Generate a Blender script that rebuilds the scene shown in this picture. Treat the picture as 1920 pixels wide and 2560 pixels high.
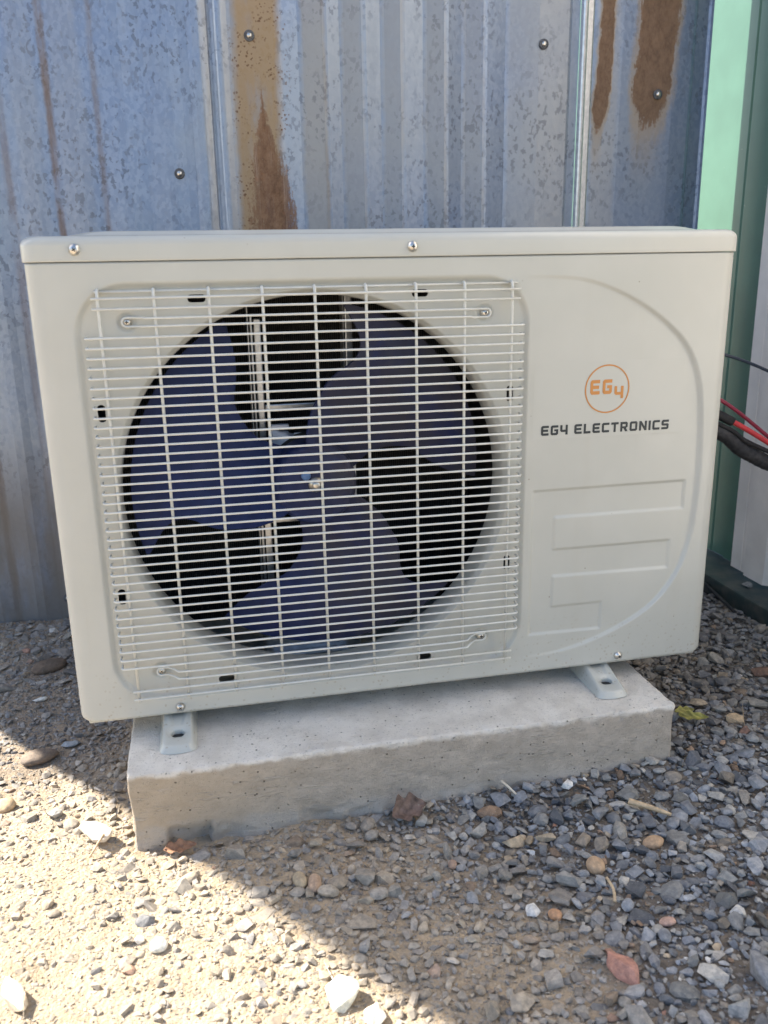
import bpy, bmesh, math, random
import numpy as np
from mathutils import Matrix, Vector

for o in list(bpy.data.objects):
    bpy.data.objects.remove(o)
sc = bpy.context.scene
COL = sc.collection
random.seed(4)
rng = np.random.default_rng(11)

# ------------------------------------------------------------------ camera
cam = bpy.data.cameras.new('camera')
cam_o = bpy.data.objects.new('camera', cam)
COL.objects.link(cam_o)
sc.camera = cam_o
cam.sensor_fit = 'HORIZONTAL'
cam.sensor_width = 36.0
cam.lens = 36.0 * 2140.855 / 1920.0
cam.clip_start = 0.02
cam.clip_end = 500
cam_o.matrix_world = Matrix((
    (0.97771374, 0.07419964, -0.19639311, 0.16532914),
    (-0.20918186, 0.26474307, -0.94135756, -0.95579318),
    (-0.01785467, 0.9614601, 0.27436416, 0.51077505),
    (0, 0, 0, 1)))
cam.dof.use_dof = True
cam.dof.focus_distance = 1.12
cam.dof.aperture_fstop = 11.0

# ------------------------------------------------------------------ light
SUN_EL = math.radians(45)
SA, SB = 0.857, 0.515                       # horizontal direction the light travels: +x, -y
w = bpy.data.worlds.new('World')
sc.world = w
w.use_nodes = True
nt = w.node_tree
bg = nt.nodes['Background']
sky = nt.nodes.new('ShaderNodeTexSky')
sky.sky_type = 'NISHITA'
sky.sun_disc = False
sky.sun_elevation = SUN_EL
sky.sun_rotation = math.atan2(-SA, SB)
sky.air_density = 1.0
sky.dust_density = 1.5
sky.ozone_density = 1.0
nt.links.new(sky.outputs[0], bg.inputs[0])
bg.inputs[1].default_value = 0.10
sun = bpy.data.lights.new('sun', 'SUN')
sun.energy = 5.0
sun.angle = math.radians(0.53)
sun.color = (1.0, 0.93, 0.82)
sun_o = bpy.data.objects.new('sun', sun)
COL.objects.link(sun_o)
sun_o.location = (-3, 3, 4)
ld = Vector((SA * math.cos(SUN_EL), -SB * math.cos(SUN_EL), -math.sin(SUN_EL)))
sun_o.rotation_euler = ld.to_track_quat('-Z', 'Y').to_euler()
sc.view_settings.view_transform = 'Standard'
sc.view_settings.look = 'None'
sc.view_settings.gamma = 1.0
sc.view_settings.use_curve_mapping = False
sc.view_settings.exposure = 1.55
sc.render.engine = 'CYCLES'
sc.cycles.use_denoising = True
sc.cycles.max_bounces = 5
sc.cycles.adaptive_threshold = 0.02

# ------------------------------------------------------------------ numpy helpers
def _hash(ix, iy, iz, s):
    n = (ix * 374761393 + iy * 668265263 + iz * 2147483647 + s * 974634773) & 0xffffffff
    n = ((n ^ (n >> 13)) * 1274126177) & 0xffffffff
    n = ((n ^ (n >> 16)) * 2246822519) & 0xffffffff
    return ((n ^ (n >> 15)) & 0xffff) / 65535.0

def vnoise(x, y, z=0.0, s=0):
    x = np.asarray(x, float); y = np.asarray(y, float); z = np.asarray(z, float) + 0 * x
    ix = np.floor(x).astype(np.int64); iy = np.floor(y).astype(np.int64); iz = np.floor(z).astype(np.int64)
    fx, fy, fz = x - ix, y - iy, z - iz
    fx, fy, fz = [t * t * (3 - 2 * t) for t in (fx, fy, fz)]
    r = 0
    for a in (0, 1):
        for b in (0, 1):
            for c in (0, 1):
                r = r + _hash(ix + a, iy + b, iz + c, s) * (fx if a else 1 - fx) * (fy if b else 1 - fy) * (fz if c else 1 - fz)
    return r * 2 - 1

def fbm(x, y, z=0.0, s=0, o=4):
    r, a, f = 0, 1.0, 1.0
    for k in range(o):
        r = r + a * vnoise(x * f, y * f, np.asarray(z) * f, s + k * 7)
        a *= .5; f *= 2.03
    return r / 1.8

def sst(a, b, x):
    t = np.clip((np.asarray(x, float) - a) / (b - a), 0, 1)
    return t * t * (3 - 2 * t)

def poly_sdf(px, pz, poly):
    """signed distance (negative inside) of points to a closed polygon"""
    P = np.array(poly, float)
    d = np.full(px.shape, 1e9); ins = np.zeros(px.shape, bool)
    for i in range(len(P)):
        a, b = P[i - 1], P[i]
        e = b - a
        t = np.clip(((px - a[0]) * e[0] + (pz - a[1]) * e[1]) / (e @ e + 1e-18), 0, 1)
        d = np.minimum(d, (px - a[0] - t * e[0]) ** 2 + (pz - a[1] - t * e[1]) ** 2)
        c = ((a[1] > pz) != (b[1] > pz)) & (px < (b[0] - a[0]) * (pz - a[1]) / (b[1] - a[1] + 1e-18) + a[0])
        ins ^= c
    return np.sqrt(d) * np.where(ins, -1, 1)

def rrect_sdf(px, pz, cx, cz, hx, hz, r):
    qx = np.abs(px - cx) - hx + r; qz = np.abs(pz - cz) - hz + r
    return np.hypot(np.maximum(qx, 0), np.maximum(qz, 0)) + np.minimum(np.maximum(qx, qz), 0) - r

# ------------------------------------------------------------------ object helpers
def tag(o, label=None, cat=None, group=None, kind=None):
    if label: o['label'] = label
    if cat: o['category'] = cat
    if group: o['group'] = group
    if kind: o['kind'] = kind
    return o

def thing(name, label, cat, loc=(0, 0, 0), group=None):
    o = bpy.data.objects.new(name, None)
    COL.objects.link(o)
    o.location = loc
    o.empty_display_size = .05
    return tag(o, label, cat, group)

def link(name, me, mat=None, parent=None, loc=None):
    """link a mesh given in world coordinates; under a parent it is offset back so that it stays put"""
    o = bpy.data.objects.new(name, me)
    COL.objects.link(o)
    if mat is not None and not me.materials:
        me.materials.append(mat)
    base = Vector((0, 0, 0))
    if parent is not None:
        o.parent = parent
        p = parent
        while p is not None:
            base -= p.location
            p = p.parent
    o.location = base + (Vector(loc) if loc is not None else Vector((0, 0, 0)))
    return o

def mesh(name, V, F, smooth=False):
    me = bpy.data.meshes.new(name)
    me.from_pydata([tuple(v) for v in V], [], [tuple(int(i) for i in f) for f in F])
    if smooth: me.shade_smooth()
    me.validate()
    return me

def mesh_np(name, V, T, smooth=False, colors=None, k=3):
    """fast mesh from numpy arrays; k = corners per face"""
    me = bpy.data.meshes.new(name)
    nv, nf = len(V), len(T)
    me.vertices.add(nv); me.vertices.foreach_set('co', np.ascontiguousarray(V, np.float32).ravel())
    me.loops.add(nf * k); me.loops.foreach_set('vertex_index', np.ascontiguousarray(T, np.int32).ravel())
    me.polygons.add(nf); me.polygons.foreach_set('loop_start', np.arange(0, nf * k, k, dtype=np.int32))
    me.update(calc_edges=True)
    if smooth: me.shade_smooth()
    else: me.shade_flat()
    if colors is not None:
        a = me.color_attributes.new('tone', 'FLOAT_COLOR', 'POINT')
        c = np.ones((nv, 4), np.float32); c[:, :3] = colors
        a.data.foreach_set('color', c.ravel())
    return me

def bm_mesh(name, bm, smooth=False):
    me = bpy.data.meshes.new(name)
    bm.to_mesh(me); bm.free()
    if smooth: me.shade_smooth()
    return me

def box(x0, x1, y0, y1, z0, z1, bev=0.0, seg=2, name='box'):
    bm = bmesh.new()
    bmesh.ops.create_cube(bm, size=1.0)
    for v in bm.verts:
        v.co = Vector(((x0 + x1) / 2 + v.co.x * (x1 - x0), (y0 + y1) / 2 + v.co.y * (y1 - y0), (z0 + z1) / 2 + v.co.z * (z1 - z0)))
    if bev > 0:
        bmesh.ops.bevel(bm, geom=bm.edges[:], offset=bev, segments=seg, profile=.6, affect='EDGES')
    return bm_mesh(name, bm)

def tube(pts, r, n=8, closed=False, caps=True, name='tube', radii=None):
    P = [Vector(p) for p in pts]
    m = len(P); V = []; F = []
    up = None
    for i in range(m):
        if closed: d = P[(i + 1) % m] - P[i - 1]
        else: d = P[min(i + 1, m - 1)] - P[max(i - 1, 0)]
        d.normalize()
        if up is None:
            up = Vector((0, 0, 1)) if abs(d.z) < .9 else Vector((0, 1, 0))
        s = d.cross(up).normalized(); up = s.cross(d).normalized()
        rr = radii[i] if radii else r
        for k in range(n):
            a = 2 * math.pi * k / n
            V.append(P[i] + s * (math.cos(a) * rr) + up * (math.sin(a) * rr))
    for i in range(m if closed else m - 1):
        j = (i + 1) % m
        for k in range(n):
            F.append((i * n + k, i * n + (k + 1) % n, j * n + (k + 1) % n, j * n + k))
    if caps and not closed:
        F.append(tuple(range(n - 1, -1, -1))); F.append(tuple((m - 1) * n + k for k in range(n)))
    return mesh(name, V, F, smooth=True)

def smooth_path(pts, n=8):
    P = [Vector(p) for p in pts]; out = []
    for i in range(len(P) - 1):
        a, b, c, d = P[max(i - 1, 0)], P[i], P[i + 1], P[min(i + 2, len(P) - 1)]
        for k in range(n):
            t = k / n
            out.append(.5 * ((2 * b) + (c - a) * t + (2 * a - 5 * b + 4 * c - d) * t * t + (3 * b - a - 3 * c + d) * t ** 3))
    out.append(P[-1])
    return out

def loft(rings, cap0=False, cap1=True, name='loft', smooth=True):
    n = len(rings[0]); V = [v for r in rings for v in r]; F = []
    for i in range(len(rings) - 1):
        for k in range(n):
            F.append((i * n + k, i * n + (k + 1) % n, (i + 1) * n + (k + 1) % n, (i + 1) * n + k))
    if cap0: F.append(tuple(range(n - 1, -1, -1)))
    if cap1: F.append(tuple((len(rings) - 1) * n + k for k in range(n)))
    me = mesh(name, V, F, smooth)
    return me

def grid_mesh(name, X, Y, Z, smooth=True, colors=None):
    h, wd = X.shape
    V = np.stack([X.ravel(), Y.ravel(), Z.ravel()], 1)
    idx = np.arange(h * wd).reshape(h, wd)
    Q = np.stack([idx[:-1, :-1].ravel(), idx[:-1, 1:].ravel(), idx[1:, 1:].ravel(), idx[1:, :-1].ravel()], 1)
    return mesh_np(name, V, Q, smooth, colors, 4)

# ------------------------------------------------------------------ material helpers
class N:
    """tiny shader-graph writer"""
    def __init__(self, name):
        self.m = bpy.data.materials.new(name); self.m.use_nodes = True
        self.t = self.m.node_tree; self.b = self.t.nodes['Principled BSDF']
    def node(self, kind, **kw):
        n = self.t.nodes.new(kind)
        for k, v in kw.items(): setattr(n, k, v)
        return n
    def put(self, sock, v):
        if isinstance(v, bpy.types.NodeSocket): self.t.links.new(v, sock)
        elif v is not None: sock.default_value = (tuple(v) + (1,)) if isinstance(v, (tuple, list)) and len(v) == 3 and sock.type == 'RGBA' else v
    def math(self, op, a, b=None, clamp=False):
        n = self.node('ShaderNodeMath', operation=op, use_clamp=clamp)
        self.put(n.inputs[0], a)
        if b is not None: self.put(n.inputs[1], b)
        return n.outputs[0]
    def mul(self, a, b): return self.math('MULTIPLY', a, b)
    def add(self, a, b): return self.math('ADD', a, b)
    def sub(self, a, b): return self.math('SUBTRACT', a, b)
    def mx(self, a, b): return self.math('MAXIMUM', a, b)
    def ss(self, lo, hi, x, a=0.0, b=1.0):
        n = self.node('ShaderNodeMapRange', interpolation_type='SMOOTHSTEP')
        self.put(n.inputs[0], x); self.put(n.inputs[1], lo); self.put(n.inputs[2], hi)
        n.inputs[3].default_value = a; n.inputs[4].default_value = b
        return n.outputs[0]
    def band(self, x, lo, hi, e):
        return self.mul(self.ss(lo - e, lo + e, x), self.ss(hi - e, hi + e, x, 1.0, 0.0))
    def mix(self, f, a, b, mode='MIX'):
        n = self.node('ShaderNodeMix', data_type='RGBA', blend_type=mode)
        self.put(n.inputs[0], f); self.put(n.inputs[6], a); self.put(n.inputs[7], b)
        return n.outputs[2]
    def co(self, scale=(1, 1, 1), kind='Object'):
        c = self.node('ShaderNodeTexCoord'); m = self.node('ShaderNodeMapping')
        m.inputs['Scale'].default_value = scale
        self.t.links.new(c.outputs[kind], m.inputs[0])
        return m.outputs[0]
    def xyz(self):
        c = self.node('ShaderNodeTexCoord'); s = self.node('ShaderNodeSeparateXYZ')
        self.t.links.new(c.outputs['Object'], s.inputs[0])
        return s.outputs
    def noise(self, vec, scale, detail=4, rough=.55, dist=0.0):
        n = self.node('ShaderNodeTexNoise')
        self.put(n.inputs['Vector'], vec); n.inputs['Scale'].default_value = scale
        n.inputs['Detail'].default_value = detail; n.inputs['Roughness'].default_value = rough
        n.inputs['Distortion'].default_value = dist
        return n.outputs[0]
    def noisec(self, vec, scale, detail=2):
        n = self.node('ShaderNodeTexNoise')
        self.put(n.inputs['Vector'], vec); n.inputs['Scale'].default_value = scale
        n.inputs['Detail'].default_value = detail
        return n.outputs[1]
    def voro(self, vec, scale, feature='F1', out=0, rnd=1.0):
        n = self.node('ShaderNodeTexVoronoi', feature=feature)
        self.put(n.inputs['Vector'], vec); n.inputs['Scale'].default_value = scale
        n.inputs['Randomness'].default_value = rnd
        return n.outputs[out]
    def vadd(self, a, b, s=1.0):
        n = self.node('ShaderNodeVectorMath', operation='SCALE'); self.put(n.inputs[0], b); n.inputs['Scale'].default_value = s
        n2 = self.node('ShaderNodeVectorMath', operation='ADD'); self.put(n2.inputs[0], a); self.put(n2.inputs[1], n.outputs[0])
        return n2.outputs[0]
    def chan(self, c, k):
        s = self.node('ShaderNodeSeparateColor'); self.put(s.inputs[0], c)
        return s.outputs[k]
    def bump(self, h, strength=.3, dist=.002, normal=None):
        n = self.node('ShaderNodeBump'); n.inputs['Strength'].default_value = strength
        n.inputs['Distance'].default_value = dist; self.put(n.inputs['Height'], h)
        if normal is not None: self.put(n.inputs['Normal'], normal)
        self.t.links.new(n.outputs[0], self.b.inputs['Normal'])
        return n.outputs[0]
    def set(self, col=None, rough=None, metal=None, spec=None, coat=None):
        if col is not None: self.put(self.b.inputs['Base Color'], col)
        if rough is not None: self.put(self.b.inputs['Roughness'], rough)
        if metal is not None: self.put(self.b.inputs['Metallic'], metal)
        if spec is not None: self.put(self.b.inputs['Specular IOR Level'], spec)
        if coat is not None: self.put(self.b.inputs['Coat Weight'], coat)
        return self.m
    def attr(self, name='tone'):
        n = self.node('ShaderNodeVertexColor'); n.layer_name = name
        return n.outputs[0]

def plain(name, col, rough=.5, metal=0.0, var=.12, scale=60, bump=0.0, spec=.5):
    n = N(name)
    f = n.noise(n.co(), scale, 5)
    c = n.mix(n.ss(.3, .7, f), tuple(k * (1 - var) for k in col), tuple(min(1, k * (1 + var)) for k in col))
    if bump: n.bump(f, bump, .001)
    return n.set(c, rough, metal, spec)

def mat_enamel():
    n = N('cream_enamel'); v = n.co(); z_ = n.xyz()[2]
    big = n.noise(v, 9, 3)
    c = n.mix(n.ss(.35, .7, big), (.478, .484, .444), (.506, .512, .472))
    vs = n.voro(n.vadd(v, n.noisec(v, 120), .002), 62)
    sel = n.chan(n.voro(n.vadd(v, n.noisec(v, 120), .002), 62, out=1), 0)
    speck = n.mul(n.ss(.035, .075, vs, 1, 0), n.ss(.88, .91, sel))
    c = n.mix(n.mul(speck, .65), c, (.22, .19, .15))
    grime = n.mul(n.ss(.55, .8, n.noise(n.co((30, 30, 3)), 1.0, 4)), .10)
    c = n.mix(grime, c, (.42, .37, .28))
    splash = n.mul(n.mul(n.ss(.10, .0, z_), .8), n.mul(n.ss(.20, .34, n.voro(n.vadd(v, n.noisec(v, 200), .004), 190), 1, 0), n.ss(.55, .75, n.chan(n.voro(n.vadd(v, n.noisec(v, 200), .004), 190, out=1), 2))))
    c = n.mix(n.mul(splash, .55), c, (.33, .27, .19))
    drip = n.mul(n.ss(.60, .78, n.noise(n.co((95, 95, 2.2)), 1.0, 5, .6)), .05)
    c = n.mix(drip, c, (.36, .335, .28))
    r = n.add(n.add(.19, n.mul(n.noise(v, 35, 3), .10)), n.mul(drip, .2))
    n.bump(n.noise(v, 700, 2), .05, .0004)
    return n.set(c, r, 0, .5)

def mat_wall():
    n = N('galvanised_rusty_sheet'); x, y, z = n.xyz(); v = n.co()
    wob = n.noise(n.co((14, 14, 5)), 1.0, 5)
    fine = n.noise(v, 60, 5)
    xw = n.add(x, n.add(n.mul(n.sub(wob, .5), .022), n.mul(n.sub(fine, .5), .010)))
    # spangle
    wv = n.vadd(n.vadd(v, n.noisec(v, 110, 3), .011), n.noisec(v, 420, 2), .004)
    wv2 = n.node('ShaderNodeVectorMath', operation='MULTIPLY'); n.put(wv2.inputs[0], wv); wv2.inputs[1].default_value = (1.0, 1.0, .62)
    vc = n.voro(wv2.outputs[0], 205, out=1)
    ca, cb = n.chan(vc, 0), n.chan(vc, 1)
    patchy = n.noise(v, 7, 3)
    flake = n.mul(n.ss(.80, .86, ca), n.ss(.36, .64, patchy))
    c = n.mix(n.ss(.2, .8, cb), (.190, .250, .370), (.238, .300, .420))
    c = n.mix(n.mul(n.ss(.35, .7, n.noise(v, 4, 4)), .8), c, (.262, .308, .372))
    c = n.mix(n.mul(flake, .52), c, (.105, .135, .195))
    c = n.mix(n.mul(n.ss(.55, .8, n.noise(v, 330, 3)), .25), c, (.26, .27, .28))
    refl_tan = (.335, .31, .26)
    # tan bands paint reflected ground light onto the fold faces
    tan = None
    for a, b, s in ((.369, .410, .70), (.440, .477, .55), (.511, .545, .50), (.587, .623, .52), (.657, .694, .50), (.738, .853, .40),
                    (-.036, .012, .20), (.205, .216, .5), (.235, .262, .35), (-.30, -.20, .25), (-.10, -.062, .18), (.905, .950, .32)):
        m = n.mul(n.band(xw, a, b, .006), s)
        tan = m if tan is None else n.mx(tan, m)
    c = n.mix(n.mul(tan, .82), c, refl_tan)
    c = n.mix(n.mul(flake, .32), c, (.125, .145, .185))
    rf = n.mul(tan, .3)
    # narrow brown runs in the grooves of the left sheet
    for a, wd, s in ((-.045, .0055, .72), (.0295, .0045, .40), (-.121, .006, .38), (-.20, .006, .6), (.408, .003, .3)):
        m = n.mul(n.mul(n.band(n.add(x, n.mul(n.sub(fine, .5), .006)), a - wd, a + wd, .0035), s), n.ss(.25, .6, n.noise(n.co((60, 60, 9)), 1.0, 4)))
        c = n.mix(m, c, (.135, .082, .045)); rf = n.mx(rf, m)
    # rust on the middle sheet
    tanm = n.mul(n.band(xw, .256, .330, .009), n.ss(.35, .62, n.add(n.noise(n.co((22, 22, 6)), 1.0, 5), .16)))
    c = n.mix(n.mul(tanm, .86), c, (.30, .205, .095))
    sp = n.mul(n.mul(n.ss(.22, .36, n.voro(n.vadd(v, n.noisec(v, 150), .006), 170), 1, 0), n.ss(.42, .60, n.noise(v, 26, 3))), n.band(xw, .252, .345, .012))
    c = n.mix(n.mul(sp, .9), c, (.11, .052, .022))
    streak = n.noise(n.co((150, 150, 7)), 1.0, 6, .65)
    ragged = n.add(n.mul(n.noise(n.co((75, 75, 38)), 1.0, 7, .75), .6), n.mul(n.noise(n.co((260, 260, 150)), 1.0, 6, .8), .4))
    rustn = n.noise(v, 34, 6, .65)
    ctr = n.add(.300, n.mul(n.sub(z, .80), -.06))
    half = n.ss(.56, .83, z, .046, .006)
    fld = n.sub(1.0, n.math('DIVIDE', n.math('ABSOLUTE', n.sub(xw, ctr)), half))
    fld = n.sub(n.add(fld, n.add(n.mul(n.sub(ragged, .5), 3.0), n.mul(n.sub(streak, .5), 1.4))), n.ss(.70, .86, z, 0.0, 1.3))
    rusta = n.mul(n.ss(-.02, .34, fld), n.ss(.22, .40, n.add(n.mul(ragged, .6), n.mul(streak, .4))))
    rc = n.mix(n.ss(.36, .66, ragged), (.100, .046, .022), (.235, .135, .078))
    rc = n.mix(n.mul(n.ss(.55, .72, streak), .75), rc, (.34, .26, .20))
    rc = n.mix(n.mul(n.ss(.62, .75, rustn), .5), rc, (.30, .115, .035))
    c = n.mix(n.mul(rusta, .9), c, rc)
    # rust on the right sheet
    for cx, wt, zend, tp in ((.924, .0135, .745, .05), (1.022, .038, .735, .10)):
        dx_ = n.math('DIVIDE', n.math('ABSOLUTE', n.sub(xw, n.add(cx, n.mul(n.sub(z, .9), .05)))), wt)
        f2 = n.sub(1.0, n.math('POWER', dx_, 2.2))
        f2 = n.add(f2, n.add(n.mul(n.sub(ragged, .5), 2.2), n.mul(n.sub(streak, .5), 1.0)))
        low2 = n.ss(zend - .03, zend + tp, z, 1.5, 0.0)
        halo = n.mul(n.ss(-1.1, .2, n.sub(f2, n.mul(low2, .75))), n.ss(zend - .10, zend + .04, z))
        c = n.mix(n.mul(halo, .62), c, (.37, .265, .135))
        core = n.mul(n.ss(-.08, .16, n.sub(f2, low2)), n.ss(.15, .38, n.add(n.mul(ragged, .55), n.mul(streak, .45))))
        c = n.mix(n.mul(core, .92), c, n.mix(n.ss(.34, .66, ragged), (.105, .058, .032), (.215, .130, .078)))
        rf = n.mx(rf, n.mx(core, n.mul(halo, .6)))
    rf = n.mx(rf, n.mx(rusta, n.mul(tanm, .7)))
    # splashed dirt on the lowest part
    low = n.mul(n.ss(.06, .26, n.add(z, n.mul(n.sub(wob, .5), .12)), 1, 0), n.ss(.12, .52, n.noise(n.co((26, 26, 7)), 1.0, 5)))
    c = n.mix(n.mul(low, .80), c, (.175, .155, .13)); rf = n.mx(rf, n.mul(low, .6))
    r = n.add(n.add(.33, n.mul(ca, .14)), n.mul(rf, .40))
    met = n.math('SUBTRACT', .55, n.mul(rf, .85), clamp=True)
    n.bump(n.add(n.mul(fine, .6), n.mul(n.noise(v, 420, 3), n.add(.15, n.mul(rf, 1.2)))), .14, .0012)
    return n.set(c, r, met, .5)

def mat_concrete():
    n = N('cast_concrete'); x, y, z = n.xyz(); v = n.co()
    g = n.node('ShaderNodeNewGeometry'); s = n.node('ShaderNodeSeparateXYZ'); n.t.links.new(g.outputs['True Normal'], s.inputs[0])
    wob = n.noise(v, 38, 5)
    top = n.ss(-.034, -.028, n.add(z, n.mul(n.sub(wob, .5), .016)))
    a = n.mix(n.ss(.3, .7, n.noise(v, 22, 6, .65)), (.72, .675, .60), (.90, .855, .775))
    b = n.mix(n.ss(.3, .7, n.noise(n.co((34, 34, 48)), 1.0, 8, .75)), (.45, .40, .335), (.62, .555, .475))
    tanm = n.mul(n.ss(.05, .36, n.add(x, n.mul(n.sub(n.noise(v, 9, 3), .5), .2)), 1, 0), .55)  # warmer left end: light off the sunlit soil painted in
    b = n.mix(tanm, b, (.50, .40, .275))
    scr = n.ss(.585, .66, n.noise(n.vadd(n.co((38, 38, 330)), n.noisec(v, 40), .9), 1.0, 3, .6))
    scr = n.mul(scr, n.ss(.4, .6, n.noise(v, 25, 3)))
    b = n.mix(n.mul(scr, .40), b, (.68, .63, .56))
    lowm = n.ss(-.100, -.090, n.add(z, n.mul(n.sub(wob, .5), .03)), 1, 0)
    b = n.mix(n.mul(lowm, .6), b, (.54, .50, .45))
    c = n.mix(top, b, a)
    pit = n.mul(n.ss(.10, .20, n.voro(n.vadd(v, n.noisec(v, 90), .004), 135), 1, 0), n.ss(.76, .81, n.chan(n.voro(n.vadd(v, n.noisec(v, 90), .004), 135, out=1), 1)))
    c = n.mix(n.mul(pit, .7), c, (.10, .092, .08))
    c = n.mix(n.mul(n.ss(.56, .70, n.noise(v, 330, 4, .7)), .45), c, (.20, .19, .17))
    h = n.add(n.add(n.add(n.mul(n.noise(v, 160, 6, .75), .5), n.mul(n.noise(v, 640, 4, .7), .45)), n.mul(pit, -1.4)), n.mul(scr, .35))
    n.bump(h, .85, .0045)
    return n.set(c, .92, 0, .25)

def mat_soil():
    n = N('dusty_soil'); v = n.co(); t = n.attr()
    c = n.mix(n.ss(.35, .65, n.noise(v, 70, 6, .65)), t, n.mix(1.0, t, (1.32, 1.27, 1.2), 'MULTIPLY'))
    c = n.mix(n.mul(n.ss(.5, .7, n.noise(v, 23, 4)), .4), c, n.mix(1.0, t, (.62, .58, .54), 'MULTIPLY'))
    cr = n.voro(n.vadd(v, n.noisec(v, 200), .004), 230)
    c = n.mix(n.mul(n.ss(.8, .9, n.chan(n.voro(n.vadd(v, n.noisec(v, 200), .004), 230, out=1), 0)), .5), c, (.34, .32, .29))
    h = n.add(n.mul(n.noise(v, 210, 6, .7), 1.0), n.mul(cr, -.7))
    n.bump(h, .8, .0035)
    return n.set(c, .95, 0, .2)

def mat_stone(name='crushed_stone', bump=.35):
    n = N(name); v = n.co(); t = n.attr()
    f = n.noise(v, 150, 6, .7)
    c = n.mix(n.ss(.32, .7, f), n.mix(1.0, t, (.72, .73, .75), 'MULTIPLY'), n.mix(1.0, t, (1.28, 1.25, 1.2), 'MULTIPLY'))
    c = n.mix(n.mul(n.ss(.62, .74, n.noise(v, 480, 3)), .35), c, (.48, .45, .40))
    n.bump(n.add(f, n.mul(n.noise(v, 60, 3), 1.2)), bump, .0022)
    return n.set(c, n.add(.68, n.mul(f, .2)), 0, .3)

M = {}
M['enamel'] = mat_enamel()
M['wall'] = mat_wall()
M['concrete'] = mat_concrete()
M['soil'] = mat_soil()
M['stone'] = mat_stone()
M['wire'] = plain('white_coated_wire', (.60, .61, .575), .32, 0, .05, 90)
M['steel'] = plain('zinc_screw_steel', (.62, .60, .56), .28, 1.0, .15, 300)
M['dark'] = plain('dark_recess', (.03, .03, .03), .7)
M['galv'] = plain('galvanised_bracket', (.55, .57, .60), .34, .85, .12, 140)
M['trim'] = plain('bare_galvanised_edge', (.66, .67, .68), .30, .8, .10, 120, .05)
M['clip'] = plain('milky_plastic', (.62, .65, .72), .4, 0, .06, 50)
M['rubber'] = plain('black_rubber', (.018, .018, .020), .7, 0, .3, 90, .15)
M['washer'] = plain('weathered_rubber_washer', (.085, .09, .10), .7, 0, .25, 200)
M['foam'] = plain('black_foam_sleeve', (.034, .034, .038), .62, 0, .35, 160, .35)
M['red'] = plain('red_cable_sheath', (.62, .055, .065), .32, 0, .08, 60)
M['maroon'] = plain('maroon_cable_sheath', (.26, .025, .055), .35, 0, .08, 60)
M['navycable'] = plain('dark_blue_cable_sheath', (.022, .034, .055), .4, 0, .1, 60)
M['amber'] = plain('amber_print', (.52, .225, .058), .45, 0, .03, 60)
M['ink'] = plain('dark_slate_print', (.022, .030, .035), .45, 0, .05, 60)
M['orangeleaf'] = plain('orange_dry_leaf', (.24, .125, .07), .7, 0, .3, 180, .3)
M['brownleaf'] = plain('brown_dry_leaf', (.17, .115, .090), .75, 0, .45, 120, .4)
M['yellowleaf'] = plain('yellow_leaf', (.40, .35, .09), .6, 0, .35, 90, .25)
M['wood'] = plain('pale_wood_splinter', (.50, .37, .23), .7, 0, .25, 150, .3)
M['bleached'] = plain('bleached_wood_chip', (.62, .55, .45), .8, 0, .2, 110, .4)

def mat_fan():
    n = N('navy_fan_plastic'); v = n.co()
    d = n.noise(n.vadd(v, n.noisec(v, 12), .05), 16, 5, .6)
    xf = n.xyz()[0]
    c = n.mix(n.ss(.3, .7, n.noise(v, 60, 4)), (.010, .018, .074), (.015, .027, .102))
    dusty = n.add(.06, n.mul(n.ss(.255, .33, xf), .80))
    c = n.mix(n.mul(n.ss(.25, .62, d), dusty), c, (.044, .043, .057))
    n.bump(n.noise(v, 320, 3), .12, .0006)
    return n.set(c, n.add(.40, n.mul(d, .25)), 0, .28)
M['fan'] = mat_fan()

def mat_coil():
    n = N('condenser_fins'); v = n.co()
    wv = n.node('ShaderNodeTexWave', wave_type='BANDS', bands_direction='X'); n.put(wv.inputs['Vector'], v); wv.inputs['Scale'].default_value = 110
    n.bump(wv.outputs[1], .6, .0012)
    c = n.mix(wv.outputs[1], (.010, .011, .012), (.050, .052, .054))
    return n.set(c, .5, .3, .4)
M['coil'] = mat_coil()

def mat_paint(name, col, spark=.0, rough=.38, dirt=None):
    n = N(name); v = n.co()
    c = n.mix(n.ss(.3, .7, n.noise(v, 14, 4)), tuple(k * .92 for k in col), tuple(k * 1.06 for k in col))
    if spark:
        s = n.mul(n.ss(.03, .06, n.voro(v, 95), 1, 0), n.ss(.86, .9, n.chan(n.voro(v, 95, out=1), 1)))
        c = n.mix(n.mul(s, spark), c, (.75, .78, .72))
    if dirt:
        c = n.mix(n.mul(n.ss(.4, .7, n.noise(v, 30, 5)), .6), c, dirt)
    n.bump(n.noise(v, 180, 3), .05, .0008)
    return n.set(c, rough, 0, .5)
M['teal'] = mat_paint('teal_green_paint', (.066, .150, .110), .8)
M['rail'] = mat_paint('dark_green_paint', (.024, .042, .042), 0, .6, (.10, .092, .075))
M['beige'] = mat_paint('grey_beige_paint', (.76, .715, .655), 0, .45)

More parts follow.
